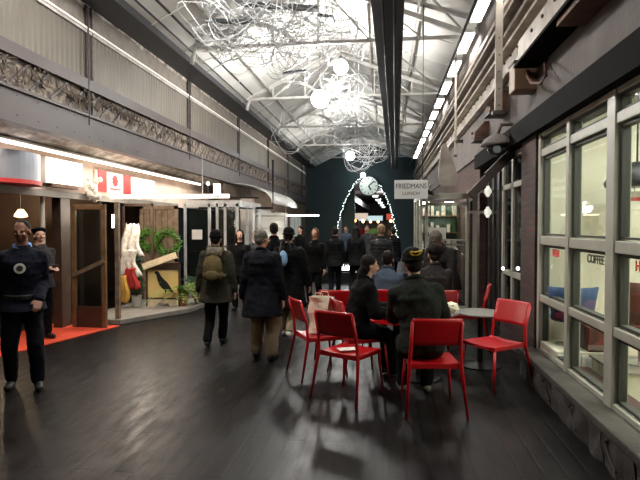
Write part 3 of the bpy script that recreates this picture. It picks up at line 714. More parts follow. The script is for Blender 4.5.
# pole along the row
tag(MB().tube([(1.36, 3, 5.08), (1.36, YE - .3, 5.08)], .025, 8).build('lighting_conduit', M['duct'], smooth=True), 'long dark conduit running beside the row of eaves lights', 'pipe')
# wire sculptures
def V3(p, loc): return Vector((p.x, p.y, min(p.z, roofz(p.x + loc[0]) - loc[2] - .12)))
def wire_tangle(loc, size, n, label, m, seed, r=.006):
    rnd = random.Random(seed); mb = MB()
    for k in range(n):
        c = Vector((rnd.uniform(-1, 1) * size[0] * .45, rnd.uniform(-1, 1) * size[1] * .45, rnd.uniform(-1, 1) * size[2] * .45))
        ax = Vector((rnd.gauss(0, 1), rnd.gauss(0, 1), rnd.gauss(0, 1.3))).normalized(); u = ax.orthogonal().normalized(); w = ax.cross(u); R = rnd.uniform(.25, .62) * min(size[0], size[1]); ell = rnd.uniform(.35, 1)
        turns = rnd.uniform(.7, 1.6); N = 26; pts = []
        for i in range(N):
            a = turns * 2 * PI * i / (N - 1); q = R * (1 + .12 * math.sin(3 * a + k))
            pts.append(c + u * math.cos(a) * q + w * math.sin(a) * q * ell + ax * .1 * a / PI * R)
        mb.tube([V3(p, loc) for p in pts], r, 4)
    for k in range(4): x = rnd.uniform(-.4, .4) * size[0]; yy = rnd.uniform(-.4, .4) * size[1]; mb.tube([(x, yy, 0), (x, yy, roofz(x + loc[0]) - loc[2] - .06)], .004, 4)
    o = mb.build('wire_sculpture', m); o.location = loc
    return tag(o, label, 'decoration', 'hanging wire sculptures under the roof')
WS = [(250, 14, 7.0, (1.4, 1.1, .55), 24, 'large silver wire tangle hanging nearest, top left of the roof', 'wire'),
      (305, 16, 8.5, (1.2, 1.1, .6), 26, 'silver wire tangle hanging top centre beside the dark central beam', 'wire'),
      (228, 38, 9.7, (1.0, 1.0, .5), 20, 'wire tangle on the left in front of the first curved knee brace', 'wired'),
      (290, 42, 10.4, (1.1, 1.1, .6), 24, 'dense grey wire tangle above the largest pendant lamp', 'wired'),
      (345, 40, 10.4, (.7, .9, .8), 20, 'wire tangle beside the upper pendant lamp and the central beam', 'wire'),
      (350, 100, 13.0, (1.0, 1.0, .9), 22, 'pale wire tangle right of the largest pendant lamp', 'wire'),
      (310, 125, 15.5, (1.9, 1.2, .6), 22, 'low wire tangle below the largest pendant lamp', 'wire'),
      (345, 135, 18.0, (1.9, 1.4, .8), 22, 'distant wire tangle just above the small pendant lamp', 'wire'),
      (372, 150, 22.0, (1.8, 1.4, .8), 20, 'farthest wire tangle right of the small pendant lamp', 'wire')]
for k, (u, v, Y, sz, n, lab, mm) in enumerate(WS): wire_tangle(tuple(onY(u, v, Y)), sz, n, lab, M[mm], 20 + k)
# dark hanging slats
def slat(u0, v0, u1, v1, Y, w, label):
    a = onY(u0, v0, Y); b = onY(u1, v1, Y)
    t = thing('suspended_bar', label, 'bar', tuple((a + b) / 2), 0, 'dark bars hanging among the wires'); d = (b - a) / 2
    MB().bar(-d, d, w, .05).build('bar', M['duct'], t)
    for s in (-.8, .8): MB().cone(d * s, d * s + Vector((0, 0, roofz(t.location.x + d.x * s) - .05 - t.location.z - d.z * s)), .006, n=5).each('wire', M['wired'], t)
slat(206, 21, 255, 22, 8.6, .10, 'dark horizontal bar at the left edge of the wire tangles')
slat(236, 3, 318, 9, 8.0, .14, 'longest dark bar, at the very top among the wire tangles')
slat(283, 73, 306, 71, 11.0, .10, 'short dark bar left of the largest pendant lamp')
slat(318, 18, 334, 20, 9.0, .3, 'short thick dark bar near the central beam')
# ================================================================== end wall: clock and string lights
t = thing('wall_clock', 'large round pale clock with dark hands hanging in the top of the arch', 'clock', (-.93, YE - .35, 3.92))
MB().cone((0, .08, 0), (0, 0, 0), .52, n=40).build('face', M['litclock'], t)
MB().tube([(.54 * math.cos(a), .03, .54 * math.sin(a)) for a in [2 * PI * k / 40 for k in range(40)]], .035, 8, True).build('rim', M['blackm'], t, smooth=True)
mb = MB()
for k in range(12): a = k * PI / 6; mb.box((.42 * math.sin(a), -.012, .42 * math.cos(a)), (.035, .01, .12), Matrix.Rotation(a, 3, 'Y'))
mb.each('hour_mark', M['black'], t)
for a, L, w in ((math.radians(48), .42, .06), (math.radians(150), .26, .09)): MB().box((L / 2 * math.sin(a), -.03, L / 2 * math.cos(a)), (w, .012, L), Matrix.Rotation(a, 3, 'Y')).build('hand', M['black'], t)
MB().cone((0, .04, .5), (0, .04, 2.3), .02).each('hanger', M['blackm'], t)
t = thing('string_lights', 'string of small bright bulbs outlining the arch on the dark end wall', 'lights', (0, YE - .06, 0))
P = [arch(-1 + 2 * k / 120) for k in range(121)]
MB().tube([(x, 0, z) for x, z in P], .02, 5).build('cable', M['green2'], t)
# even spacing along the arch
S = [0]
for a, b in zip(P, P[1:]): S.append(S[-1] + math.hypot(b[0] - a[0], b[1] - a[1]))
first = None
for k in range(96):
    s = S[-1] * (k + .5) / 96; i = max(j for j in range(len(S)) if S[j] <= s); i = min(i, 119); f = (s - S[i]) / max(1e-6, S[i + 1] - S[i]); x = P[i][0] + f * (P[i + 1][0] - P[i][0]); z = P[i][1] + f * (P[i + 1][1] - P[i][1])
    if first is None: first = MB().ball((0, 0, 0), .027, 6).build('bulb', M['led'], t); o = first
    else: o = first.copy(); C.objects.link(o); o.parent = t
    o.location = (x + random.uniform(-.05, .05), -.04, z + random.uniform(-.03, .03))
# passage: ceiling panels and stalls
fx2 = None
for k in range(6):
    y = 37 + k * 6.2; loc = (-.95 + .15 * k, y, 4.1 )
    if fx2 is None:
        fx2 = thing('passage_light', 'square glowing light in the row beyond the arch', 'lamp', loc, 0, 'row of lights on the ceiling beyond the arch')
        MB().bb(-.22, .22, -.15, .15, -.08, .06).build('diffuser', M['ceil2'], fx2); MB().bb(-.3, .3, -.25, .25, .06, .12).build('housing', M['white'], fx2); MB().cone((0, 0, .1), (0, 0, .79), .02).build('rod', M['blackm'], fx2)
    else: dup(fx2, loc)
point('passage_glow', (-1.2, 38, 3.4), 500, .3); point('passage_glow', (-.3, 50, 3.8), 700, .3)
def stall(loc, w, label, hc, gc, seed):
    rnd = random.Random(seed); t = thing('market_stall', label, 'stall', loc, 0)
    MB().bb(-w / 2, w / 2, -.4, .4, 0, 1.0).build('counter', M['brown'], t); MB().bb(-w / 2, w / 2, -.42, .3, 2.1, 2.5).build('fascia_board', hc, t)
    MB().bb(-w / 2, -w / 2 + .08, -.4, -.3, 1, 2.1).bb(w / 2 - .08, w / 2, -.4, -.3, 1, 2.1).each('post', M['brown'], t)
    mb = MB()
    for k in range(14): mb.box((rnd.uniform(-w / 2.3, w / 2.3), rnd.uniform(-.3, .2), 1.0 + rnd.uniform(.08, .3)), (rnd.uniform(.1, .22), .15, .4))
    mb.each('goods', gc, t)
    mb = MB()
    for k in range(3): mb.ball(((k - 1) * w / 3.2, -.3, 2.0), .1, 8)
    mb.each('lamp_globe', M['warm'], t)
stall((-2.0, 35, 0), 1.7, 'market stall with white lit header on the left beyond the arch', emit('stall_header_white', (240, 220, 200), .8), M['redcl'], 1)
stall((.9, 37, 0), 1.6, 'market stall with red header on the right beyond the arch', emit('stall_header_red', (214, 90, 70), .8), M['amber'], 2)
stall((-1.2, 44, 0), 2.0, 'farther market stall with green goods in the middle beyond the arch', emit('stall_header_blue', (190, 215, 220), .8), M['green'], 3)
# ================================================================== THINGS: right side
t = thing('hanging_sign', 'white hanging lunch sign with dark capital letters beside the right vestibule', 'sign', tuple(onY(411, 189.5, 9.3)))
MB().bb(-.29, .29, -.02, .02, -.165, .165).build('board', M['white'], t, bevel=.004)
text_mesh('lettering', 'FRIEDMANS', .125, M['black'], t, (0, -.022, .055), (PI / 2, 0, 0)).scale = (.82, 1, 1); text_mesh('lettering', 'LUNCH', .075, M['black'], t, (0.0, -.022, -.07), (PI / 2, 0, 0)).scale = (1.2, 1, 1)
MB().cone((-.2, 0, .16), (-.2, 0, 3.2), .006, n=6).cone((.2, 0, .16), (.2, 0, 3.2), .006, n=6).each('chain', M['blackm'], t)
# vestibule
t = thing('glass_vestibule', 'grey framed glass entrance vestibule projecting from the right wall under the hanging sign', 'vestibule', (1.15, 9.62, 0))
f = MB()
for x, w in ((-.50, .05), (-.40, .05), (.32, .05), (.44, .1)): f.bb(x - w / 2, x + w / 2, -.04, .04, 0, 2.22)
f.bb(-.53, .5, -.05, .05, 2.14, 2.24).bb(-.4, .34, -.02, .02, 2.02, 2.08).bb(-.4, .34, -.02, .02, 0, .2).bb(-.4, .34, -.02, .02, 1.38, 1.41)
for y in (.9, 1.8): f.bb(-.53, -.47, y - .04, y + .04, 0, 2.22)
f.bb(-.53, -.47, 0, 1.8, 2.14, 2.24)
f.build('frame', M['winframe'], t, bevel=.004); MB().bb(-.38, .3, -.004, .004, .2, 2.04).bb(-.502, -.498, .05, 1.8, .05, 2.14).build('pane', M['glass'], t)
MB().bb(-.36, -.06, -.03, -.022, 1.42, 1.62).build('notice', M['paper'], t); MB().bb(-.34, .26, -.03, -.01, 1.30, 1.33).each('push_bar', M['chrome'], t)
MB().bb(.36, .40, -.05, .05, .1, 2.1).each('brick_strip', M['brickr'], t)
t = thing('lit_shelf', 'warm lit shelf of small goods seen through the vestibule glass', 'shelf', (1.2, 12.2, 0))
MB().bb(-.45, .45, .1, .14, .2, 2.1).build('back_panel', M['dgreen'], t)
for k in range(5): MB().bb(-.45, .45, -.15, .1, .35 + .38 * k, .37 + .38 * k).build('shelf', M['brass'], t)
rnd = random.Random(12)
mb = MB(); mg = MB()
for k in range(5):
    for j in range(7): (mb if rnd.random() < .6 else mg).bb(-.4 + j * .12, -.4 + j * .12 + rnd.uniform(.05, .1), -.1, .05, .37 + .38 * k, .37 + .38 * k + rnd.uniform(.1, .28))
mb.each('boxed_goods', M['lace'], t); mg.each('green_goods', M['green2'], t)
for x in (-.3, .25): MB().bb(x - .1, x + .1, -.1, 0, 2.15, 2.2).each('lamp', M['tube'], t)
point('shelf_light', (1.2, 11.7, 1.95), 12, .1, (1, .93, .8))
# dark gallery wall lamps
t0 = thing('wall_lamp', 'upper round glass wall lamp on a grey arm beside the dark door', 'lamp', (1.64, 8.55, 2.2), 0, 'glass wall lamps by the dark door')
MB().bb(-.34, .12, -.02, .02, -.02, .02).each('arm', M['girder'], t0)
mb = MB(); mb.ball((-.02, 0, 0), .06, 10)
for k in range(4): a = k * PI / 2; mb.ball((-.02, .06 * math.cos(a), .06 * math.sin(a)), .03, 8)
mb.build('glass_bulb', emit('wall_lamp_glass', (240, 240, 225), .9), t0, smooth=True)
dup(t0, (1.64, 8.55, 1.87), None, 'lower round glass wall lamp on a grey arm beside the dark door')
for k, (u, v) in enumerate(((503, 268.5), (518, 268.5))):
    p = onX(u, v, XR - .03); t = thing('small_spot', ('left' if k == 0 else 'right') + ' small bright spot lamp low on the second shopfront frame', 'lamp', tuple(p), 0, 'low spot lamps on the second shopfront')
    MB().ball((0, 0, 0), .022, 8).build('bulb', M['tube'], t); MB().cone((0, 0, 0), (.06, 0, 0), .015).build('holder', M['blackm'], t)
# tilted white board & posters by the second shopfront
a = onY(438, 186, 9.0); b = onY(461, 186, 9.0); c_ = onY(440, 140, 9.0)
mb = MB(); mb.prism([(onY(u, v, 9.0).x, onY(u, v, 9.0).z) for u, v in ((441, 146), (446, 143), (458, 176), (456, 186), (441, 186), (438, 176))], 1, 8.97, 9.03)
t = mb.build('tilted_board', M['girder'], bevel=.004); tag(t, 'tall pale grey angled board hanging above the glass vestibule', 'board')
# steel posts from eaves to the girder
for u, Y, r, lab in ((497, 7.15, .045, 'pale riveted steel post rising from the right girder to the roof'), (458, 11.4, .02, 'thin grey pole further along the right girder')):
    x = XR - .22; t = thing('steel_post', lab, 'post', (x, Y, 3.12)); MB().bb(-r, r, -r * .5, r * .5, 0, 2.1).build('shaft', M['girder'], t)
    MB().bb(-r * 1.8, r * 1.8, -r, r, .0, .05).build('foot_plate', M['girderd'], t)
    mb = MB()
    for k in range(5): mb.ball((0, -r * .5, .12 + k * .22), r * .25, 6)
    mb.each('rivet', M['girderd'], t)
    MB().bb(0, .25, -.02, .02, .3, .36).build('wall_bracket', M['girderd'], t)
# sheet metal brackets on the girder
def bracket(loc, s, label, m):
    t = thing('metal_bracket', label, 'bracket', loc)
    MB().prism([(0, 0), (-.34 * s, .02), (-.34 * s, .10), (-.1 * s, .42 * s), (0, .42 * s)], 1, 0, .06).prism([(0, 0), (-.34 * s, .02), (-.34 * s, .10), (0, .12)], 1, .06, .5 * s).build('gusset', m, t)
    MB().bb(-.36 * s, 0, -.02, .52 * s, -.03, .0).build('base_plate', M['girderd'], t)
    mb = MB()
    for k in range(3): mb.cone((-.1 - .08 * k, -.02, .08), (-.1 - .08 * k, 0.02, .08), .02)
    mb.each('bolt', M['girderd'], t)
t = thing('box_channel', 'long pale steel box channel with shadow coloured into its underside along the top right of the picture', 'girder', (XR - .06, 0, 3.36))
MB().bb(-.22, 0, 1.2, 5.9, .03, .28).build('web', M['girder'], t, bevel=.006); MB().bb(-.26, 0, 1.1, 5.92, 0, .03).build('bottom_flange', M['header'], t); MB().bb(-.225, 0, 3.6, 4.6, -.05, 0).build('rusty_plate', M['rust'], t)  # bottom flange near-black: shadow of the underside put into its colour
mb = MB()
for k in range(12): mb.cone((-.235, 1.5 + k * .35, .2), (-.215, 1.5 + k * .35, .2), .018)
mb.each('bolt', M['girderd'], t)
t = thing('junction_box', 'light brown metal junction box at the end of the right steel channel', 'box', (XR - .06, 5.95, 3.14)); MB().bb(-.24, 0, 0, .26, 0, .3).build('body', mat('tan_metal', (150, 118, 92), .6, var=(5, .5), col2=(112, 84, 64)), t, bevel=.01); MB().bb(-.25, 0, -.01, .27, .3, .32).build('lid', M['girderd'], t)
bracket((XR - .06, 7.3, 3.2), .7, 'rust-brown metal bracket behind the pale riveted post', M['rust'])
bracket((XR - .06, 8.6, 3.05), .65, 'farther rusty bracket above the dome lamp', M['rust'])
t = MB().tube([onX(528 + 0, 60, XR - .1), onX(527, 76, XR - .2), onX(531, 83, XR - .22), onX(541, 83, XR - .22), onX(546, 76, XR - .2), onX(545, 64, XR - .12), onX(547, 58, XR - .07)], .014, 8).build('cable_loop', M['rust'], smooth=True); tag(t, 'drooping loop of brown cable hanging on the stucco below the nearest bracket', 'cable')
# dome security lamp
p = onX(497, 146, 1.45)
t = thing('dome_lamp', 'weathered dome lamp with clear glass bowl on the right wall above the second shopfront', 'lamp', tuple(p))
MB().lathe([(.21, 0), (.2, .03), (.16, .09), (.08, .14), (.03, .16)], n=24).build('hood', M['stucco'], t, smooth=True)
MB().lathe([(.03, -.13), (.09, -.11), (.12, -.06), (.13, 0)], n=20).build('glass_bowl', M['glassd'], t, smooth=True); MB().ball((0, 0, -.04), .05, 8).build('bulb', M['litclock'], t)
MB().tube([(0, 0, .15), (.05, 0, .28), (.3, 0, .28)], .025, 8).each('arm', M['stucco'], t)
# slanted dark timbers under the header
for k, (u0, v0, u1, v1, Y, lab) in enumerate(((488, 176, 522, 143, 7.2, 'nearer slanted dark timber strut under the right header'), (470, 196, 500, 165, 8.3, 'farther slanted dark timber strut under the right header'))):
    a = onY(u0, v0, Y); b = onY(u1, v1, Y); t = MB().bar(a, b, .12, .12).build('timber_strut', M['girderd'], bevel=.005); tag(t, lab, 'beam', 'slanted timbers under the right header')
# clutter: camera-like box lamp near sign
t = thing('security_camera', 'small black security camera at the top corner of the vestibule', 'camera', tuple(onY(428, 192, 9.45))); MB().bar((-.08, -.05, .05), (.06, 0, -.03), .06, .06).build('body', M['blackm'], t); MB().cone((.06, 0, -.03), (.1, 0, -.05), .03).build('lens', M['glassd'], t); MB().cone((0, 0, 0), (.05, .1, .15), .012).build('bracket', M['blackm'], t)
# ---- cafe interior things
def chairish(name, loc, rz, m, label, cat='chair'):
    t = thing(name, label, cat, loc, rz)
    rows = []
    for i in range(8):
        a = -1.2 + 2.4 * i / 7; rows.append([(.33 * math.sin(a) * (1 + .25 * z), .3 - .3 * math.cos(a) * -1 * -1 if False else .28 * math.cos(a) * (1 + .25 * z), z * .55 + .45) for z in (0, .35, .7, 1)])
    MB().sheet(rows, .04).build('backrest', m, t, smooth=True)
    MB().lathe([(.28, .42), (.3, .46), (.3, .5), (.26, .52)]).build('seat', m, t, smooth=True); MB().cone((0, 0, .03), (0, 0, .42), .03).build('pedestal', M['chrome'], t); MB().lathe([(.22, 0), (.22, .02), (.04, .05)]).build('base', M['chrome'], t)
    return t
p = on(0, 3.0, 572, 330)
t = chairish('tub_stool', (2.75, 7.9 - 2.0, .32), PI, M['blue'], 'tall blue curved-back stool inside behind the window')
t.location = (*at(571, 5.72)[:2], .40); t.scale = (.66, .6, .62)
t = thing('white_cabinet', 'low pale cabinet inside behind the window bearing the blue stool', 'cabinet', (at(571, 5.72)[0], 5.70, .02)); MB().bb(-.24, .24, -.3, .3, 0, .38).build('body', M['cream'], t, bevel=.01); MB().bb(-.22, -.01, -.31, -.3, .03, .35).bb(.01, .22, -.31, -.3, .03, .35).each('door', M['white'], t)
t = chairish('leather_stool', (*at(642, 5.0)[:2], .40), PI * .9, M['rustch'], 'rust-brown leather tub chair near the right edge behind the window'); t.scale = (.6, .6, .75)
t = thing('stool_platform', 'low pale step inside the cafe under the rust-brown chair', 'step', (*at(642, 5.0)[:2], .02)); MB().bb(-.3, .3, -.3, .3, 0, .36).build('riser', M['cream'], t); MB().bb(-.32, .32, -.32, .32, .36, .38).build('tread', M['plinth'], t)
t = thing('wooden_crate', 'brown wooden crate standing inside behind the middle window panes', 'crate', at(599, 5.55, .34)); MB().bb(-.13, .13, -.13, .13, 0, .3).build('body', M['rustch'], t, bevel=.008); MB().bb(-.14, .14, -.14, -.13, .08, .13).build('band', M['plinth'], t)
t = thing('low_bench', 'dark low bench inside behind the window under the brown crate', 'bench', at(598, 5.55, .02)); MB().bb(-.16, .16, -.16, .16, .2, .32).build('seat', M['black'], t)
for x in (-.13, .13):
    for y in (-.13, .13): MB().bb(x - .02, x + .02, y - .02, y + .02, 0, .2).build('leg', M['black'], t)
t = thing('bell_pendant', 'black bell-shaped pendant at the right edge inside the bright cafe', 'lamp', at(636, 5.8, 2.06)); MB().lathe([(.3, 0), (.31, .04), (.24, .16), (.1, .24), (.03, .26)], n=24).build('bell', M['blackm'], t, smooth=True); MB().cone((0, 0, .25), (0, 0, 1.15), .01).each('cord', M['blackm'], t)
t = thing('menu_card', 'white card with red print hanging inside below the black bell pendant', 'card', at(634, 5.78, 1.92)); MB().bb(-.2, .2, 0, .01, -.09, .09).build('card', M['paper'], t); MB().bb(-.12, .12, -.004, 0, -.01, .03).build('print', M['signred'], t); MB().cone((0, .005, .09), (0, .005, .3), .004).each('string', M['blackm'], t)
# window lettering
for s, y, m, lab in (('BEER', 5.55, 'signred', 'red BEER lettering on the farthest window pane'), ('COFFEE', 4.55, 'girderd', 'dark COFFEE lettering on the middle window pane'), ('HERE', 3.74, 'signred', 'red HERE lettering on the nearest window pane')):
    t = thing('window_lettering', lab, 'lettering', (XR + .03, y, 1.37), 0, 'lettering on the window panes'); text_mesh('letters', s, .10, M[m], t, (0, 0, 0), (PI / 2, 0, -PI / 2), bold=.002)
area('cafe_light', (3.3, 3.6, 3.0), (0, 0, 0), 2.2, 4.4, 430, (1, .98, .92))
# ================================================================== chairs and tables
def make_chair(label):
    t = thing('red_metal_chair', label, 'chair', (0, 0, 0), 0, 'red metal cafe chairs')
    # local: faces +Y, origin under the seat centre
    mb = MB(); rows = []
    for i in range(9):
        y = -.2 + .42 * i / 8; rows.append([(x * (.22 - .012 * (1 - i / 8)), y, .455 - .014 * math.cos(x * 1.5) + (.01 if i < 1 else 0)) for x in (-1, -.75, -.4, 0, .4, .75, 1)])
    mb.sheet(rows, .012); mb.build('seat', M['red'], t, bevel=.004)
    MB().bb(-.215, .215, -.205, -.185, .41, .452).bb(-.215, .215, .2, .216, .415, .445).bb(-.222, -.206, -.2, .21, .415, .447).bb(.206, .222, -.2, .21, .415, .447).build('apron', M['red'], t)
    mb = MB(); rows = []
    for i in range(9):
        z = .62 + .24 * i / 8; tt = (i / 8)
        wd = .222 - (.02 if i == 0 else .006 if i == 1 else 0) - (.012 if i == 8 else 0)
        rows.append([(x * wd, -.225 - .07 * tt - .022 * (1 - x * x), z) for x in (-1, -.8, -.4, 0, .4, .8, 1)])
    mb.sheet(rows, .01); mb.build('backrest', M['red'], t, smooth=True)
    for s in (-1, 1):
        MB().tube([(s * .262, -.30, 0), (s * .225, -.215, .43), (s * .212, -.228, .62), (s * .212, -.29, .83)], [.012, .017, .016, .014], 8).build('leg', M['red'], t, smooth=True)
        MB().tube([(s * .235, .235, 0), (s * .2, .19, .44)], [.011, .016], 8).build('leg', M['red'], t, smooth=True)
    return t
ch = make_chair('red metal chair at front left with a white paper slip on its seat')
CH = [((-.33, 5.02), math.radians(-29.5), None),
      ((.415, 4.78), math.radians(6), 'red metal chair at front centre under the seated man in dark green'),
      ((-.72, 5.72), math.radians(-62), 'leftmost red metal chair, seen side-on, holding the cream paper bag'),
      ((-.62, 6.65), math.radians(5), 'red metal chair behind the cream paper bag, back to the camera'),
      ((1.12, 5.55), math.radians(125), 'red metal chair on the right, standing empty by the window kerb'),
      ((1.12, 7.3), math.radians(80), 'red metal chair seen edge-on beyond the small grey table'),
      ((.0, 6.78), math.radians(-6), 'red metal chair across the round table, only its top showing'),
      ((-.26, 5.68), math.radians(-66), 'red metal chair under the seated woman in black')]
for i, ((x, y), rz, lab) in enumerate(CH):
    if i == 0: ch.location = (x, y, 0); ch.rotation_euler = (0, 0, rz)
    else: dup(ch, (x, y, 0), rz, lab)
def table(loc, r, h, label):
    t = thing('round_table', label, 'table', loc, 0)
    MB().lathe([(r, h - .025), (r + .008, h - .012), (r, h), (.01, h)], n=36).build('tabletop', M['tabletop'], t); MB().cone((0, 0, .03), (0, 0, h - .02), .03).build('column', M['blackm'], t); MB().lathe([(.24, 0), (.24, .015), (.05, .04)], n=24).build('base', M['blackm'], t); return t
table((.37, 5.72, 0), .42, .74, 'round table hidden behind the seated man in dark green'); table((1.12, 6.3, 0), .27, .64, 'small round grey table between the two right-hand red chairs')
def crumple(name, loc, size, label, m, seed, cat):
    mb = MB(); k = bmesh.ops.create_icosphere(mb.bm, subdivisions=4, radius=1)
    for v in mb.bm.verts:
        n = mnoise.noise(v.co * 2.2 + Vector((seed, 0, 0))) + .5 * mnoise.noise(v.co * 6); v.co = Vector((v.co.x * size[0], v.co.y * size[1], max(-.98, v.co.z) * size[2])) * (1 + .35 * n)
    zmin = min(v.co.z for v in mb.bm.verts)
    for v in mb.bm.verts: v.co.z -= zmin
    o = mb.build(name, m); o.location = loc; return tag(o, label, cat)
crumple('crumpled_wrapper', (.69, 5.52, .74), (.07, .06, .05), 'crumpled cream food wrapper on the round table by the elbow of the seated man', M['creamp'], 2, 'wrapper')
t = MB().bb(-.09, .09, -.06, .06, 0, .004).build('paper_slip', M['paper']); t.location = (-.36, 4.98, .463); t.rotation_euler = (0, 0, .4); tag(t, 'white paper slip lying on the seat of the front left red chair', 'paper')
# cream paper bag on chair
t = thing('paper_bag', 'cream paper shopping bag standing on the leftmost red chair', 'bag', (-.70, 5.74, .462), math.radians(-20))
mb = MB(); mb.box((0, 0, .20), (.26, .14, .40)); bmesh.ops.subdivide_edges(mb.bm, edges=mb.bm.edges, cuts=6, use_grid_fill=True); bmesh.ops.delete(mb.bm, geom=[f for f in mb.bm.faces if f.calc_center_median().z > .399], context='FACES')
for v in mb.bm.verts: v.co += Vector((1, 1, .3)) * .022 * mnoise.noise(v.co * 7)
mb.build('body', M['creamp'], t)
for s in (-1, 1): MB().tube([(-.06, s * .07, .38), (-.04, s * .07, .45), (.04, s * .07, .45), (.06, s * .07, .38)], .005, 5).build('handle', M['creamp'], t)
# little lit screens on a low kiosk line
t = thing('kiosk_bench', 'low dark counter down the hall bearing three small glowing screens', 'counter', (-.5, 15.2, 0)); MB().bb(-1.6, 1.2, -.15, .2, 0, .3).build('body', M['blackm'], t, bevel=.01)
for u, w, lab in ((336, .11, 'leftmost narrow glowing screen low down the hall'), (345, .22, 'middle wide glowing screen low down the hall'), (389, .17, 'right-hand glowing screen low down the hall behind the seated group')):
    p = onY(u, 268.5, 15.0); t = thing('glowing_screen', lab, 'screen', (p.x, 15.25, .3), 0, 'small glowing screens on the low counter'); MB().bb(-w / 2, w / 2, -.1, -.08, .05, .24).build('display', M['screen'], t); MB().bb(-w / 2 - .01, w / 2 + .01, -.08, -.05, 0, .25).build('casing', M['blackm'], t)
# ================================================================== PEOPLE
V = Vector
def cap_mesh(bm, p, q, r1, r2, n=14):
    p = V(p); q = V(q); d = q - p; L = max(d.length, 1e-4); dn = d / L; u = dn.orthogonal().normalized(); w = dn.cross(u); rings = []
    for k in range(1, 5): a = PI / 2 * k / 4; rings.append((p - dn * r1 * math.cos(a), r1 * math.sin(a)))
    for k in range(1, 4): f = k / 4; rings.append((p + d * f, r1 + (r2 - r1) * f))
    for k in range(4): a = PI / 2 * k / 4; rings.append((q + dn * r2 * math.sin(a), r2 * math.cos(a)))
    R = [[bm.verts.new(c + (u * math.cos(2 * PI * i / n) + w * math.sin(2 * PI * i / n)) * r) for i in range(n)] for c, r in rings]
    for A, B in zip(R, R[1:]):
        for i in range(n): bm.faces.new((A[i], A[(i + 1) % n], B[(i + 1) % n], B[i]))
    a = bm.verts.new(p - dn * r1); b = bm.verts.new(q + dn * r2)
    for i in range(n): bm.faces.new((a, R[0][(i + 1) % n], R[0][i])); bm.faces.new((b, R[-1][i], R[-1][(i + 1) % n]))
def prim_mesh(bm, pr, s):
    k = pr[0]
    if k == 'cap': cap_mesh(bm, V(pr[1]) * s, V(pr[2]) * s, pr[3] * s, pr[4] * s)
    elif k == 'ell':
        r = bmesh.ops.create_uvsphere(bm, u_segments=18, v_segments=12, radius=1)
        R = pr[3].to_4x4() if pr[3] is not None else Matrix.Identity(4)
        bmesh.ops.transform(bm, matrix=Matrix.Translation(V(pr[1]) * s) @ R @ Matrix.Diagonal((pr[2][0] * s, pr[2][1] * s, pr[2][2] * s, 1)), verts=r['verts'])
    elif k == 'loft':
        n = 24; R = []
        for c, rx, ry, ux, uy in pr[1]: R.append([bm.verts.new(V(c) * s + (ux * rx * math.cos(2 * PI * i / n) + uy * ry * math.sin(2 * PI * i / n)) * s) for i in range(n)])
        for A, B in zip(R, R[1:]):
            for i in range(n): bm.faces.new((A[i], A[(i + 1) % n], B[(i + 1) % n], B[i]))
        bm.faces.new(R[0][::-1]); bm.faces.new(R[-1])
def pdist(P, pr):
    k = pr[0]
    if k == 'cap':
        a = np.array(pr[1]); b = np.array(pr[2]); ab = b - a; t = np.clip(((P - a) @ ab) / max(1e-9, ab @ ab), 0, 1)
        return np.linalg.norm(P - a - t[:, None] * ab, axis=1) - (pr[3] + (pr[4] - pr[3]) * t)
    if k == 'ell':
        Q = P - np.array(pr[1]);
        if pr[3] is not None: Q = Q @ np.array(pr[3])
        r = np.array(pr[2]); return (np.linalg.norm(Q / r, axis=1) - 1) * r.min()
    return np.full(len(P), .0)
def blob(name, prims, voxel, mats, parent, s=1., amp=0., smooth=3, tags=None):
    bm = bmesh.new()
    for p in prims: prim_mesh(bm, p, s)
    bmesh.ops.recalc_face_normals(bm, faces=bm.faces)
    me = bpy.data.meshes.new(name); bm.to_mesh(me); bm.free()
    o = bpy.data.objects.new(name + '_tmp', me)
    r = o.modifiers.new('r', 'REMESH'); r.mode = 'VOXEL'; r.voxel_size = voxel
    if smooth: sm = o.modifiers.new('s', 'SMOOTH'); sm.iterations = smooth; sm.factor = .5
    m2 = evaluated(o)
    m2.name = name
    if amp:
        nv = len(m2.vertices); co_ = np.zeros(nv * 3, np.float32); no_ = np.zeros(nv * 3, np.float32); m2.vertices.foreach_get('co', co_); m2.vertex_normals.foreach_get('vector', no_)
        co_ = co_.reshape(-1, 3); no_ = no_.reshape(-1, 3)
        nz = np.array([mnoise.noise((a * 9, b * 9, c * 5)) + .45 * mnoise.noise((a * 22, b * 22, c * 22)) for a, b, c in co_.tolist()], np.float32)
        m2.vertices.foreach_set('co', (co_ + no_ * (nz * amp)[:, None]).ravel()); m2.update()
    m2.materials.clear()
    for x in mats: m2.materials.append(x)
    if tags:
        nf = len(m2.polygons); cen = np.zeros(nf * 3); m2.polygons.foreach_get('center', cen); cen = cen.reshape(-1, 3) / s
        D = np.stack([pdist(cen, p) for p in prims if p[0] != 'loft'], 1); T = [tags.get(p[-1], 0) for p in prims if p[0] != 'loft']
        m2.polygons.foreach_set('material_index', np.array(T)[D.argmin(1)].astype(np.int32))
    m2.polygons.foreach_set('use_smooth', [True] * len(m2.polygons))
    ob = bpy.data.objects.new(name, m2); C.objects.link(ob); ob.parent = parent
    return ob
def ik(a, t, l1, l2, pole):
    a = V(a); t = V(t); d = t - a; L = min(d.length, (l1 + l2) * .995); d = d.normalized(); t = a + d * L
    x = (l1 * l1 - l2 * l2 + L * L) / (2 * L); h = math.sqrt(max(0, l1 * l1 - x * x)); p = V(pole); p = (p - d * p.dot(d)).normalized()
    return a + d * x + p * h, t
TR = [(-.08, .150, .105, 0), (0, .165, .118, -.005), (.10, .145, .102, 0), (.2, .14, .10, .003), (.3, .16, .112, .005), (.4, .172, .116, .0), (.455, .158, .100, -.005), (.50, .115, .082, -.01), (.555, .062, .058, -.008)]
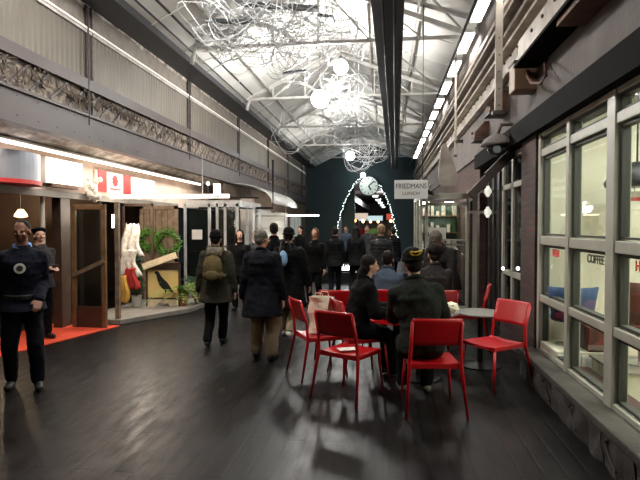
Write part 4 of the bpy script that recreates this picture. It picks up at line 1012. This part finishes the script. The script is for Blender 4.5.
def person(label, loc, rz, height, skin, coat, trousers, shoes, hair=None, hat=None, mode='stand', lean=0., head_yaw=0., head_pitch=0., hands=None, feet=None, hem=.70, infl=.03, hoodm=None, collar=None, fine=True, extra=None, group=None, puff=0., curl=.5, side=0., legw=0.):
    s = height / 1.75; t = thing('person', label, 'person', loc, rz, group)
    vox = .0088 if fine else .0135; cv = .014 if fine else .018
    sit = mode == 'sit'
    pz = .585 / s if sit else .93 - (.02 if feet else 0)
    TM = Matrix.Translation((0, 0, pz)) @ Matrix.Rotation(-lean, 4, 'X') @ Matrix.Rotation(side, 4, 'Y')
    HMt = TM @ Matrix.Translation((0, 0, .60)) @ Matrix.Rotation(head_yaw, 4, 'Z') @ Matrix.Rotation(-head_pitch, 4, 'X') @ Matrix.Translation((0, 0, -.60))
    tp = lambda p: TM @ V(p); hp = lambda p: HMt @ V(p); HR = HMt.to_3x3(); T3 = TM.to_3x3()
    ux, uy = T3 @ V((1, 0, 0)), T3 @ V((0, 1, 0))
    def torso(e, top=True, rings=TR): return ('loft', [(tp((0, yo, z)), rx + e, ry + e * 1.05, ux, uy) for z, rx, ry, yo in rings], 'torso')
    P = [torso(0)]
    # head
    P += [('cap', tp((0, -.01, .50)), hp((0, -.01, .66)), .056, .052, 'skin'),
          ('ell', hp((0, -.008, .728)), (.074, .094, .090), HR, 'skin'), ('ell', hp((0, .030, .665)), (.056, .060, .062), HR, 'skin'),
          ('ell', hp((0, .066, .618)), (.024, .022, .018), HR, 'skin'), ('ell', hp((0, .100, .682)), (.012, .020, .026), HR, 'skin'), ('ell', hp((0, .104, .668)), (.018, .014, .010), HR, 'skin'),
          ('ell', hp((0, .078, .716)), (.050, .016, .012), HR, 'skin'), ('ell', hp((.034, .070, .668)), (.022, .020, .022), HR, 'skin'), ('ell', hp((-.034, .070, .668)), (.022, .020, .022), HR, 'skin'),
          ('ell', hp((0, .088, .641)), (.023, .010, .008), HR, 'lip')]
    for q in (-1, 1):
        P += [('ell', hp((q * .030, .084, .700)), (.009, .006, .004), HR, 'eye'), ('ell', hp((q * .077, -.004, .688)), (.010, .018, .029), HR, 'skin')]
    # legs
    feet = feet or ([(.11, .42, .085), (-.11, .42, .085)] if sit else [(.10, -.01, .085), (-.10, -.01, .085)])
    LG = []; KN = []
    for i, q in enumerate((1, -1)):
        hip = V((q * .088, 0, pz - .03)); ank = V(feet[i]); ft = V(feet[i]);
        if sit: ank.z = ank.z / s
        kn, an = ik(hip, ank, .42, .40, (q * .08, 1, .15 if not sit else .9)); KN.append((hip, kn, an))
        P += [('cap', hip, kn, .083, .056, 'skin'), ('cap', kn, an, .056, .038, 'skin')]
        toe = an + V((q * .02, .15, -.045 if an.z < .13 else -.09)); heel = an + V((0, -.035, -.035)); P += [('cap', heel, toe, .034, .028, 'skin')]
        LG += [('cap', hip, kn, .105 + legw, .078 + legw, 'c'), ('cap', kn, an + V((0, 0, .02 + legw * .6)), .078 + legw, .066 + legw, 'c')]
        SH = [('cap', heel + V((0, 0, -.005)), toe + V((0, .01, .0)), .044, .036, 'c'), ('cap', an + V((0, 0, .0)), heel, .042, .04, 'c')]
        blob('shoe', SH, .011 if fine else .016, [M[shoes]], t, s, 0, 2)
    LG.append(('ell', V((0, 0, pz)), (.175, .125, .12), None, 'c'))
    # arms
    AR = []
    hands = hands or ([(.20, .30, .70), (-.20, .30, .70)] if sit else [(.25, .05, .80), (-.25, .05, .80)])
    for i, q in enumerate((1, -1)):
        sh = tp((q * .165, -.005, .445)); tgt = V(hands[i]); el, wr = ik(sh, tgt, .285, .25, (q * .22, -1, -.2))
        P += [('cap', sh, el, .044, .038, 'skin'), ('cap', el, wr, .040, .027, 'skin')]
        AR += [('cap', sh, el, .048 + infl * .7 + puff * .3, .042 + infl * .7, 'c'), ('cap', el, wr - (wr - el).normalized() * .005, .042 + infl * .7, .038 + infl * .4, 'c')]
        d = (wr - el).normalized(); tv = V((0, 1, 0)) if not sit and abs(d.z) > .6 else V((-q, 0, .35)); tv = (tv - d * tv.dot(d)).normalized(); n = d.cross(tv) * (1 if q > 0 else -1)
        if n.dot(V((-q, 0, -.4))) < 0: n = -n
        if fine:
            Rm = Matrix((tv, d, n)).transposed(); P.append(('ell', wr + d * .048, (.040, .052, .017), Rm, 'skin'))
            for j, L in enumerate((.070, .078, .073, .056)):
                b = wr + d * (.088 - .004 * abs(j - 1)) + tv * (.032 - .0215 * j); c1 = b + (d + n * curl * .5).normalized() * L * .55; c2 = c1 + (d * .8 + n * curl * 1.6).normalized() * L * .5
                P += [('cap', b - d * .02, c1, .0092, .0088, 'skin'), ('cap', c1, c2, .0088, .0075, 'skin')]
            b = wr + d * .028 + tv * .028; c1 = b + (d * .7 + tv * .8 + n * .2).normalized() * .038; c2 = c1 + (d + n * .35).normalized() * .032; P += [('cap', b, c1, .0115, .0105, 'skin'), ('cap', c1, c2, .0105, .0085, 'skin')]
        else:
            P += [('cap', wr, wr + d * .09, .026, .03, 'skin'), ('cap', wr + d * .09, wr + d * .15 + n * .03, .026, .016, 'skin'), ('cap', wr + d * .03 + tv * .02, wr + d * .09 + tv * .05, .014, .011, 'skin')]
    blob('body', P, vox, [M[skin], M['lip'], M['eye']], t, s, 0, 2, {'skin': 0, 'lip': 1, 'eye': 2})
    blob('trousers', LG, cv, [M[trousers]], t, s, .012)
    # coat
    CT = [torso(infl, rings=TR[:-3]), ('loft', [(tp((0, yo, z)), rx + infl * e, ry + infl * e, ux, uy) for z, rx, ry, yo, e in ((.34, .165, .114, .004, 1), (.41, .163, .110, 0, .95), (.46, .142, .098, -.005, .8), (.50, .105, .082, -.01, .7), (.535, .075, .068, -.008, .6), (.565, .062, .062, -.006, .55))], 'c')] + AR + [('cap', tp((q * .05, -.015, .49)), tp((q * .155, -.01, .435)), .042 + infl * .6, .048 + infl * .6, 'c') for q in (-1, 1)]
    if not sit:
        hz = hem - pz; rr = []
        for k in range(6):
            f = k / 5; z = -.0 + (hz) * f; rr.append((V((0, .0, pz + z)), .168 + infl + (.03 + puff) * f, .122 + infl + (.03 + puff) * f + (.03 * f if feet[0][1] != feet[1][1] else 0), V((1, 0, 0)), V((0, 1, 0))))
        CT.append(('loft', rr[::-1] if hz < 0 else rr, 'c'))
    else:
        for hip, kn, an in KN: CT.append(('cap', hip, hip.lerp(kn, .35), .118, .108, 'c'))
        CT.append(('ell', V((0, 0, pz + .0)), (.19, .145, .10), None, 'c'))
    if puff: CT.append(('ell', tp((0, 0, .3)), (.19 + puff, .14 + puff, .2), T3, 'c'))
    blob('coat', CT, cv, [M[coat]], t, s, .016)
    cm = collar or coat
    CO = []
    for k in range(14):
        a = 2 * PI * k / 14; a2 = 2 * PI * (k + 1) / 14; f = lambda a: tp((.070 * math.cos(a), -.01 + .066 * math.sin(a), .555 - .028 * math.sin(a)))
        CO.append(('cap', f(a), f(a2), .024, .024, 'c'))
    blob('collar', CO, .012, [M[cm]], t, s, .004)
    if hoodm: blob('hood', [('ell', tp((0, -.115, .50)), (.125, .065, .085), T3, 'c'), ('cap', tp((-.10, -.06, .54)), tp((.10, -.06, .54)), .045, .045, 'c'), ('cap', tp((.1, -.05, .54)), tp((.07, .07, .48)), .035, .03, 'c'), ('cap', tp((-.1, -.05, .54)), tp((-.07, .07, .48)), .035, .03, 'c')], .012, [M[hoodm]], t, s, .012)
    # hair / hats
    if hair:
        kind, hm = hair; E_ = []
        if kind == 'crop': E_ = [('ell', hp((0, -.016, .738)), (.077, .091, .088), HR, 'c')]
        if kind in ('short', 'long', 'curly'): E_ = [('ell', hp((0, -.022, .742)), (.084, .096, .092), HR, 'c'), ('ell', hp((0, -.05, .69)), (.076, .062, .07), HR, 'c')]
        if kind == 'long': E_ += [('ell', hp((0, -.055, .64)), (.088, .058, .11), HR, 'c'), ('ell', hp((0, -.07, .53)), (.085, .045, .10), HR, 'c')] + [('cap', hp((q * .074, .01, .72)), hp((q * .085, .02, .55)), .024, .03, 'c') for q in (-1, 1)]
        if kind == 'bun': E_ = [('ell', hp((0, -.022, .742)), (.084, .096, .092), HR, 'c'), ('ell', hp((0, -.05, .67)), (.078, .062, .09), HR, 'c'), ('cap', hp((0, -.09, .62)), hp((0, -.08, .50)), .05, .05, 'c')]
        if kind == 'curly':
            rnd = random.Random(3); E_ += [('ell', hp((0, -.02, .75)) + HR @ (V((rnd.gauss(0, 1), rnd.gauss(-.4, 1), abs(rnd.gauss(.3, 1)))).normalized() * .085), (.032, .032, .032), None, 'c') for k in range(26)]
        blob('hair', E_, .009 if fine else .013, [M[hm]], t, s, .004, 2)
    if hat:
        kind, hm = hat
        if kind == 'beanie': E_ = [('ell', hp((0, -.014, .765)), (.089, .105, .083), HR, 'c')] + [('cap', hp((.084 * math.cos(a), -.012 + .098 * math.sin(a), .735 + .0 * math.sin(a))), hp((.084 * math.cos(a + .5), -.012 + .098 * math.sin(a + .5), .735)), .018, .018, 'c') for a in [k * .4488 for k in range(14)]] + [('ell', hp((0, -.045, .72)), (.078, .06, .06), HR, 'c')]
        if kind == 'beret': E_ = [('ell', hp((0, -.02, .79)), (.115, .125, .045), HR, 'c'), ('ell', hp((0, -.02, .755)), (.086, .10, .045), HR, 'c')]
        if kind == 'bucket': E_ = [('ell', hp((0, -.01, .775)), (.09, .105, .075), HR, 'c'), ('ell', hp((0, -.01, .735)), (.118, .135, .016), HR, 'c')]
        blob('hat', E_, .010, [M[hm]], t, s, .004, 2)
    t['_s'] = s
    if extra: extra(t, s, tp, hp, HR)
    del t['_s']
    return t
def PX(u, Y): return onY(u, 240, Y).x
# --- guard
def guard_extra(t, s, tp, hp, HR):
    g = MB().cone(tp((.01, .150, .335)) * s, tp((.01, .166, .335)) * s, .052 * s, n=24).build('round_patch', M['paper'], t)
    MB().cone(tp((.01, .160, .335)) * s, tp((.01, .170, .335)) * s, .030 * s, n=20).build('patch_centre', M['grey'], g)
    MB().lathe([(.17 * s, 0), (.175 * s, .04), (.17 * s, .045), (.15 * s, .02)], (0, 0, .93 * s), 24).build('belt', M['black'], t)
person('guard in navy uniform with light blue collar and round white patch at far left', (PX(22, 4.85), 4.85, 0), math.radians(-148), 1.73, 'skinb', 'navy', 'navy2', 'black', hair=('crop', 'haird'), hem=.80, infl=.03, collar='shirt', head_yaw=math.radians(-12), hands=[(.27, -.02, .80), (-.16, .16, .93)], feet=[(.12, -.06, .085), (-.13, .06, .085)], extra=guard_extra)
# --- woman with phone
yb = 6.95; xb = PX(40, yb)
wb = person('woman in charcoal coat and black beret looking at a phone on the orange carpet', (xb, yb, .012), math.radians(-118), 1.61, 'skinl', 'char', 'blk', 'black', hair=('short', 'haird'), hat=('beret', 'blk'), hem=.80, infl=.03, collar='fur', head_pitch=-.25, head_yaw=-.2, hands=[(.07, .34, 1.14), (-.05, .34, 1.13)], curl=.9)
ph_ = MB().box((0, 0, 0), (.07, .14, .009), Matrix.Rotation(.5, 3, 'X')).build('phone', M['blackm'], bevel=.002); ph_.matrix_world = wb.matrix_world
ph_.location = V((xb, yb, 0)) + Matrix.Rotation(math.radians(-118), 3, 'Z') @ V((.01, .405, 1.075)); ph_.rotation_euler = (0, 0, math.radians(-118)); tag(ph_, 'black phone held by the woman in the beret', 'phone')
# --- beanie walker with backpack
yc = 6.95; xc = PX(216, yc); rc = math.radians(4)
person('walker in olive parka with grey fur hood and black beanie seen from behind', (xc, yc, 0), rc, 1.60, 'skinl', 'olive', 'blk', 'black', hair=('short', 'haird'), hat=('beanie', 'blk'), hem=.66, infl=.05, puff=.02, hoodm='fur', hands=[(.28, .02, .80), (-.28, .04, .80)], feet=[(.06, .12, .085), (-.09, -.16, .10)])
t = thing('backpack', 'khaki canvas backpack on the back of the olive parka', 'backpack', (xc + .015, yc, 0), rc)
blob('pack_body', [('ell', V((0, -.24, 1.10)), (.135, .075, .17), None, 'c'), ('ell', V((0, -.225, .99)), (.145, .08, .10), None, 'c')], .011, [M['kpack']], t, 1, .006)
blob('front_pocket', [('ell', V((0, -.30, .99)), (.10, .035, .075), None, 'c')], .010, [M['kpack']], t, 1, .004)
MB().tube([(-.07, -.26, 1.26), (0, -.27, 1.30), (.07, -.26, 1.26)], .01).build('top_handle', M['kpack'], t)
for q in (-1, 1): MB().tube([(q * .08, -.17, 1.25), (q * .11, -.08, 1.37), (q * .12, .06, 1.37), (q * .14, .14, 1.22), (q * .15, .05, 1.02), (q * .12, -.16, .96)], .014).build('strap', M['kpack'], t)
# --- old man
yd = 6.25; xd = PX(262, yd)
person('grey-haired man in a dark navy jacket and baggy khaki trousers seen from behind', (xd, yd, 0), math.radians(-6), 1.62, 'skinl', 'navy2', 'khaki', 'black', hair=('short', 'hairg'), hem=.60, infl=.055, puff=.03, head_yaw=math.radians(-28), legw=.02, hands=[(.29, .02, .76), (-.29, .03, .76)], feet=[(.14, -.05, .085), (-.12, .10, .085)])
# --- person E
ye = 7.6; xe = PX(289, ye)
person('walker in long dark coat and dark hat stepping beside the grey-haired man', (xe, ye, 0), math.radians(-4), 1.63, 'skinl', 'blk', 'khaki', 'paper', hair=('short', 'haird'), hat=('bucket', 'blk'), hem=.48, infl=.055, puff=.02, collar='blk', hands=[(.30, .08, .84), (-.30, .04, .84)], feet=[(.05, -.18, .13), (-.1, .12, .085)])
t = thing('shoulder_bag', 'pale blue bag on the back of the walker in the dark hat', 'bag', (PX(283, 7.35), 7.35, 1.18), math.radians(8))
blob('bag_body', [('ell', V((0, 0, 0)), (.065, .05, .12), None, 'c')], .01, [M['lblue']], t, 1, .008); MB().tube([(-.05, .0, .1), (-.02, .06, .25), (.06, .1, .28), (.12, .04, .12)], .012).build('strap', M['blackm'], t)
# --- crowd in the middle distance
CR = [('woman in dark open coat facing the camera between the two walkers', 240, 10.0, 185, 1.59, 'skinl', 'blk', 'blk', ('long', 'haird'), None),
      ('person in a pale scarf facing the camera, just right of the dark-coated woman', 256, 11.5, 170, 1.55, 'skinl', 'grey', 'blk', ('short', 'haird'), None),
      ('tall person in a black coat behind the grey-haired man', 274, 9.2, 10, 1.72, 'skinl', 'blk', 'navy2', ('short', 'haird'), None),
      ('long-haired woman all in black standing right of the dark-hatted walker', 315, 10.8, 165, 1.62, 'skinl', 'blk', 'blk', ('long', 'hairb'), None),
      ('person in black seen from behind at the left foot of the lit arch', 335, 12.5, 8, 1.64, 'skinl', 'blk', 'navy2', ('short', 'haird'), None),
      ('dark-haired person in a long black coat under the clock, seen from behind', 356, 12.8, -6, 1.66, 'skinl', 'blk', 'blk', ('long', 'haird'), None),
      ('fair-haired person in a grey striped puffer jacket seen from behind', 381, 10.4, 4, 1.70, 'skinl', 'grey', 'navy2', ('short', 'hairy'), None),
      ('small distant person in dark clothes just right of the striped jacket', 393, 14.5, 20, 1.62, 'skinl', 'navy2', 'blk', ('short', 'haird'), None),
      ('distant person in grey behind the black-coated pair under the arch', 367, 18.0, 180, 1.68, 'skinl', 'grey', 'navy2', ('short', 'hairb'), None),
      ('distant person in blue-grey near the left base of the arch', 346, 20.0, 170, 1.66, 'skinl', 'blueg', 'blk', ('short', 'haird'), None),
      ('farthest distant person in black left of the arch by the brick wall', 300, 15.5, 150, 1.66, 'skinl', 'blk', 'blk', ('short', 'haird'), None),
      ('distant person in a white-collared coat near the glowing shelf', 287, 13.5, 190, 1.62, 'skinl', 'navy2', 'blk', ('long', 'haird'), None)]
for lab, u, Y, deg, hgt, sk, ct_, tr, hr, ht in CR:
    ex = None
    if 'striped' in lab:
        def ex(t, s, tp, hp, HR):
            for k in range(7):
                z = .02 + k * .075; MB().tube([((.222 + .012 * math.sin(z * 3)) * math.cos(a), .165 * math.sin(a), .93 + z) for a in [2 * PI * q / 24 for q in range(24)]], .008, 5, True).xf(Matrix.Scale(s, 4)).build('stripe', M['char'], t)
    person(lab, (PX(u, Y), Y, 0), math.radians(deg), hgt, sk, ct_, tr, 'black', hair=hr, hat=ht, hem=.72, infl=.022, collar='paper' if 'scarf' in lab or 'white-coll' in lab else None, fine=False, feet=[(.09, .08, .085), (-.1, -.08, .09)], extra=ex)
# --- seated
def emblem(t, s, tp, hp, HR):
    pts = [(-.058, .02), (-.03, .026), (-.012, .012), (0, .02), (.012, .012), (.03, .026), (.058, .02), (.046, -.012), (.02, -.024), (0, -.034), (-.02, -.024), (-.046, -.012)]
    mb = MB(); mb.prism([(x, z) for x, z in pts], 1, -.003, .003); mb.xf(Matrix.Translation(hp((.0, -.122, .795)) * s) @ HR.to_4x4() @ Matrix.Rotation(.45, 4, 'X')); mb.build('yellow_emblem', M['gold'], t)
    mb = MB(); mb.prism([(x * .55, z * .5) for x, z in pts], 1, -.006, -.002); mb.xf(Matrix.Translation(hp((.0, -.123, .795)) * s) @ HR.to_4x4() @ Matrix.Rotation(.45, 4, 'X')); mb.build('emblem_centre', M['black'], t)
person('seated man in dark green coat and black cap with yellow emblem, back turned', (.33, 4.80, 0), math.radians(4), 1.82, 'skinl', 'dkgreen', 'blk', 'fur', hair=('short', 'haird'), hat=('beanie', 'blk'), mode='sit', lean=.10, side=-.10, infl=.04, puff=.015, hands=[(.19, .42, .80), (-.17, .44, .80)], head_pitch=-.1, head_yaw=.15, extra=emblem)
person('seated woman in black with hair tied back leaning towards the round table', (-.32, 5.60, 0), math.radians(-72), 1.64, 'skinl', 'blk', 'blk', 'black', hair=('bun', 'haird'), mode='sit', lean=.28, infl=.045, puff=.02, hands=[(.18, .42, .80), (-.18, .46, .80)], head_pitch=-.2)
person('person in blue-grey denim jacket seated beyond the round table, back turned', (.03, 6.80, 0), math.radians(-6), 1.60, 'skinl', 'blueg', 'blk', 'black', hair=('short', 'haird'), mode='sit', lean=.2, infl=.035, hands=[(.15, .40, .80), (-.15, .42, .80)], head_pitch=-.3)
c9 = dup(ch, (.64, 6.80, 0), math.radians(8), 'red metal chair under the curly-haired person, hidden across the table')
person('curly dark-haired person in charcoal coat seated beyond the round table', (.64, 6.8, 0), math.radians(8), 1.74, 'skinl', 'char', 'blk', 'black', hair=('curly', 'haird'), mode='sit', lean=.10, infl=.04, hands=[(.15, .40, .80), (-.15, .42, .80)], head_pitch=-.2)
person('person in a grey coat with pale cap bending over beside the vestibule', (.92, 8.0, 0), math.radians(150), 1.70, 'skinl', 'char', 'blk', 'black', hair=('short', 'hairb'), hat=('beanie', 'fur'), lean=.55, infl=.045, hem=.72, hands=[(.22, .35, .75), (-.22, .35, .75)], head_pitch=.2, feet=[(.12, -.04, .085), (-.12, .06, .085)])
# ================================================================== LIGHT, WORLD, CAMERA
w = bpy.data.worlds.new('world'); bpy.context.scene.world = w; w.use_nodes = True
w.node_tree.nodes['Background'].inputs[0].default_value = (.5, .55, .6, 1); w.node_tree.nodes['Background'].inputs[1].default_value = .02
area('left_rail_light', (-4.88, 8.5, 2.68), (0, 0, 0), .1, 9, 60, (1, .86, .76))
area('cross_tube_area', (-3.8, 9.2, 2.12), (0, 0, 0), 2.4, .08, 16, (1, .92, .85))
point('sign_glow', (-4.7, 8.4, 2.3), 6, .2, (1, .9, .82))
point('display_fill', (-4.4, 9.0, 1.95), 42, .12, (1, .88, .7))  # added fill without a fixture, brightens the cloths and wreaths
point('entrance_light', (-6.6, 8.2, 2.1), 40, .1, (1, .75, .48))
point('storefront_light', (-4.1, 13.6, 2.0), 26, .15, (.95, .98, 1))
point('far_left_light', (-3.4, 19, 2.3), 50, .2, (1, .97, .9))
area('roof_lamp', (-1.5, 3.0, 5.0), (0, 0, 0), .5, .5, 30, (.95, .97, 1))
cam = bpy.data.cameras.new('camera'); co = bpy.data.objects.new('camera', cam); C.objects.link(co)
cam.sensor_width = 36; cam.lens = F / 640 * 36; cam.clip_end = 200
R = Matrix((RT, UP, -FW)).transposed(); co.matrix_world = Matrix.Translation((0, 0, H)) @ R.to_4x4()
sc = bpy.context.scene; sc.camera = co
sc.view_settings.view_transform = 'Standard'; sc.view_settings.look = 'None'; sc.view_settings.gamma = 1; sc.view_settings.use_curve_mapping = False
sc.view_settings.exposure = -.22
sc.cycles.max_bounces = 6; sc.cycles.transparent_max_bounces = 16; sc.cycles.sample_clamp_indirect = 4; sc.cycles.caustics_reflective = False; sc.cycles.caustics_refractive = False
sc.cycles.use_denoising = True
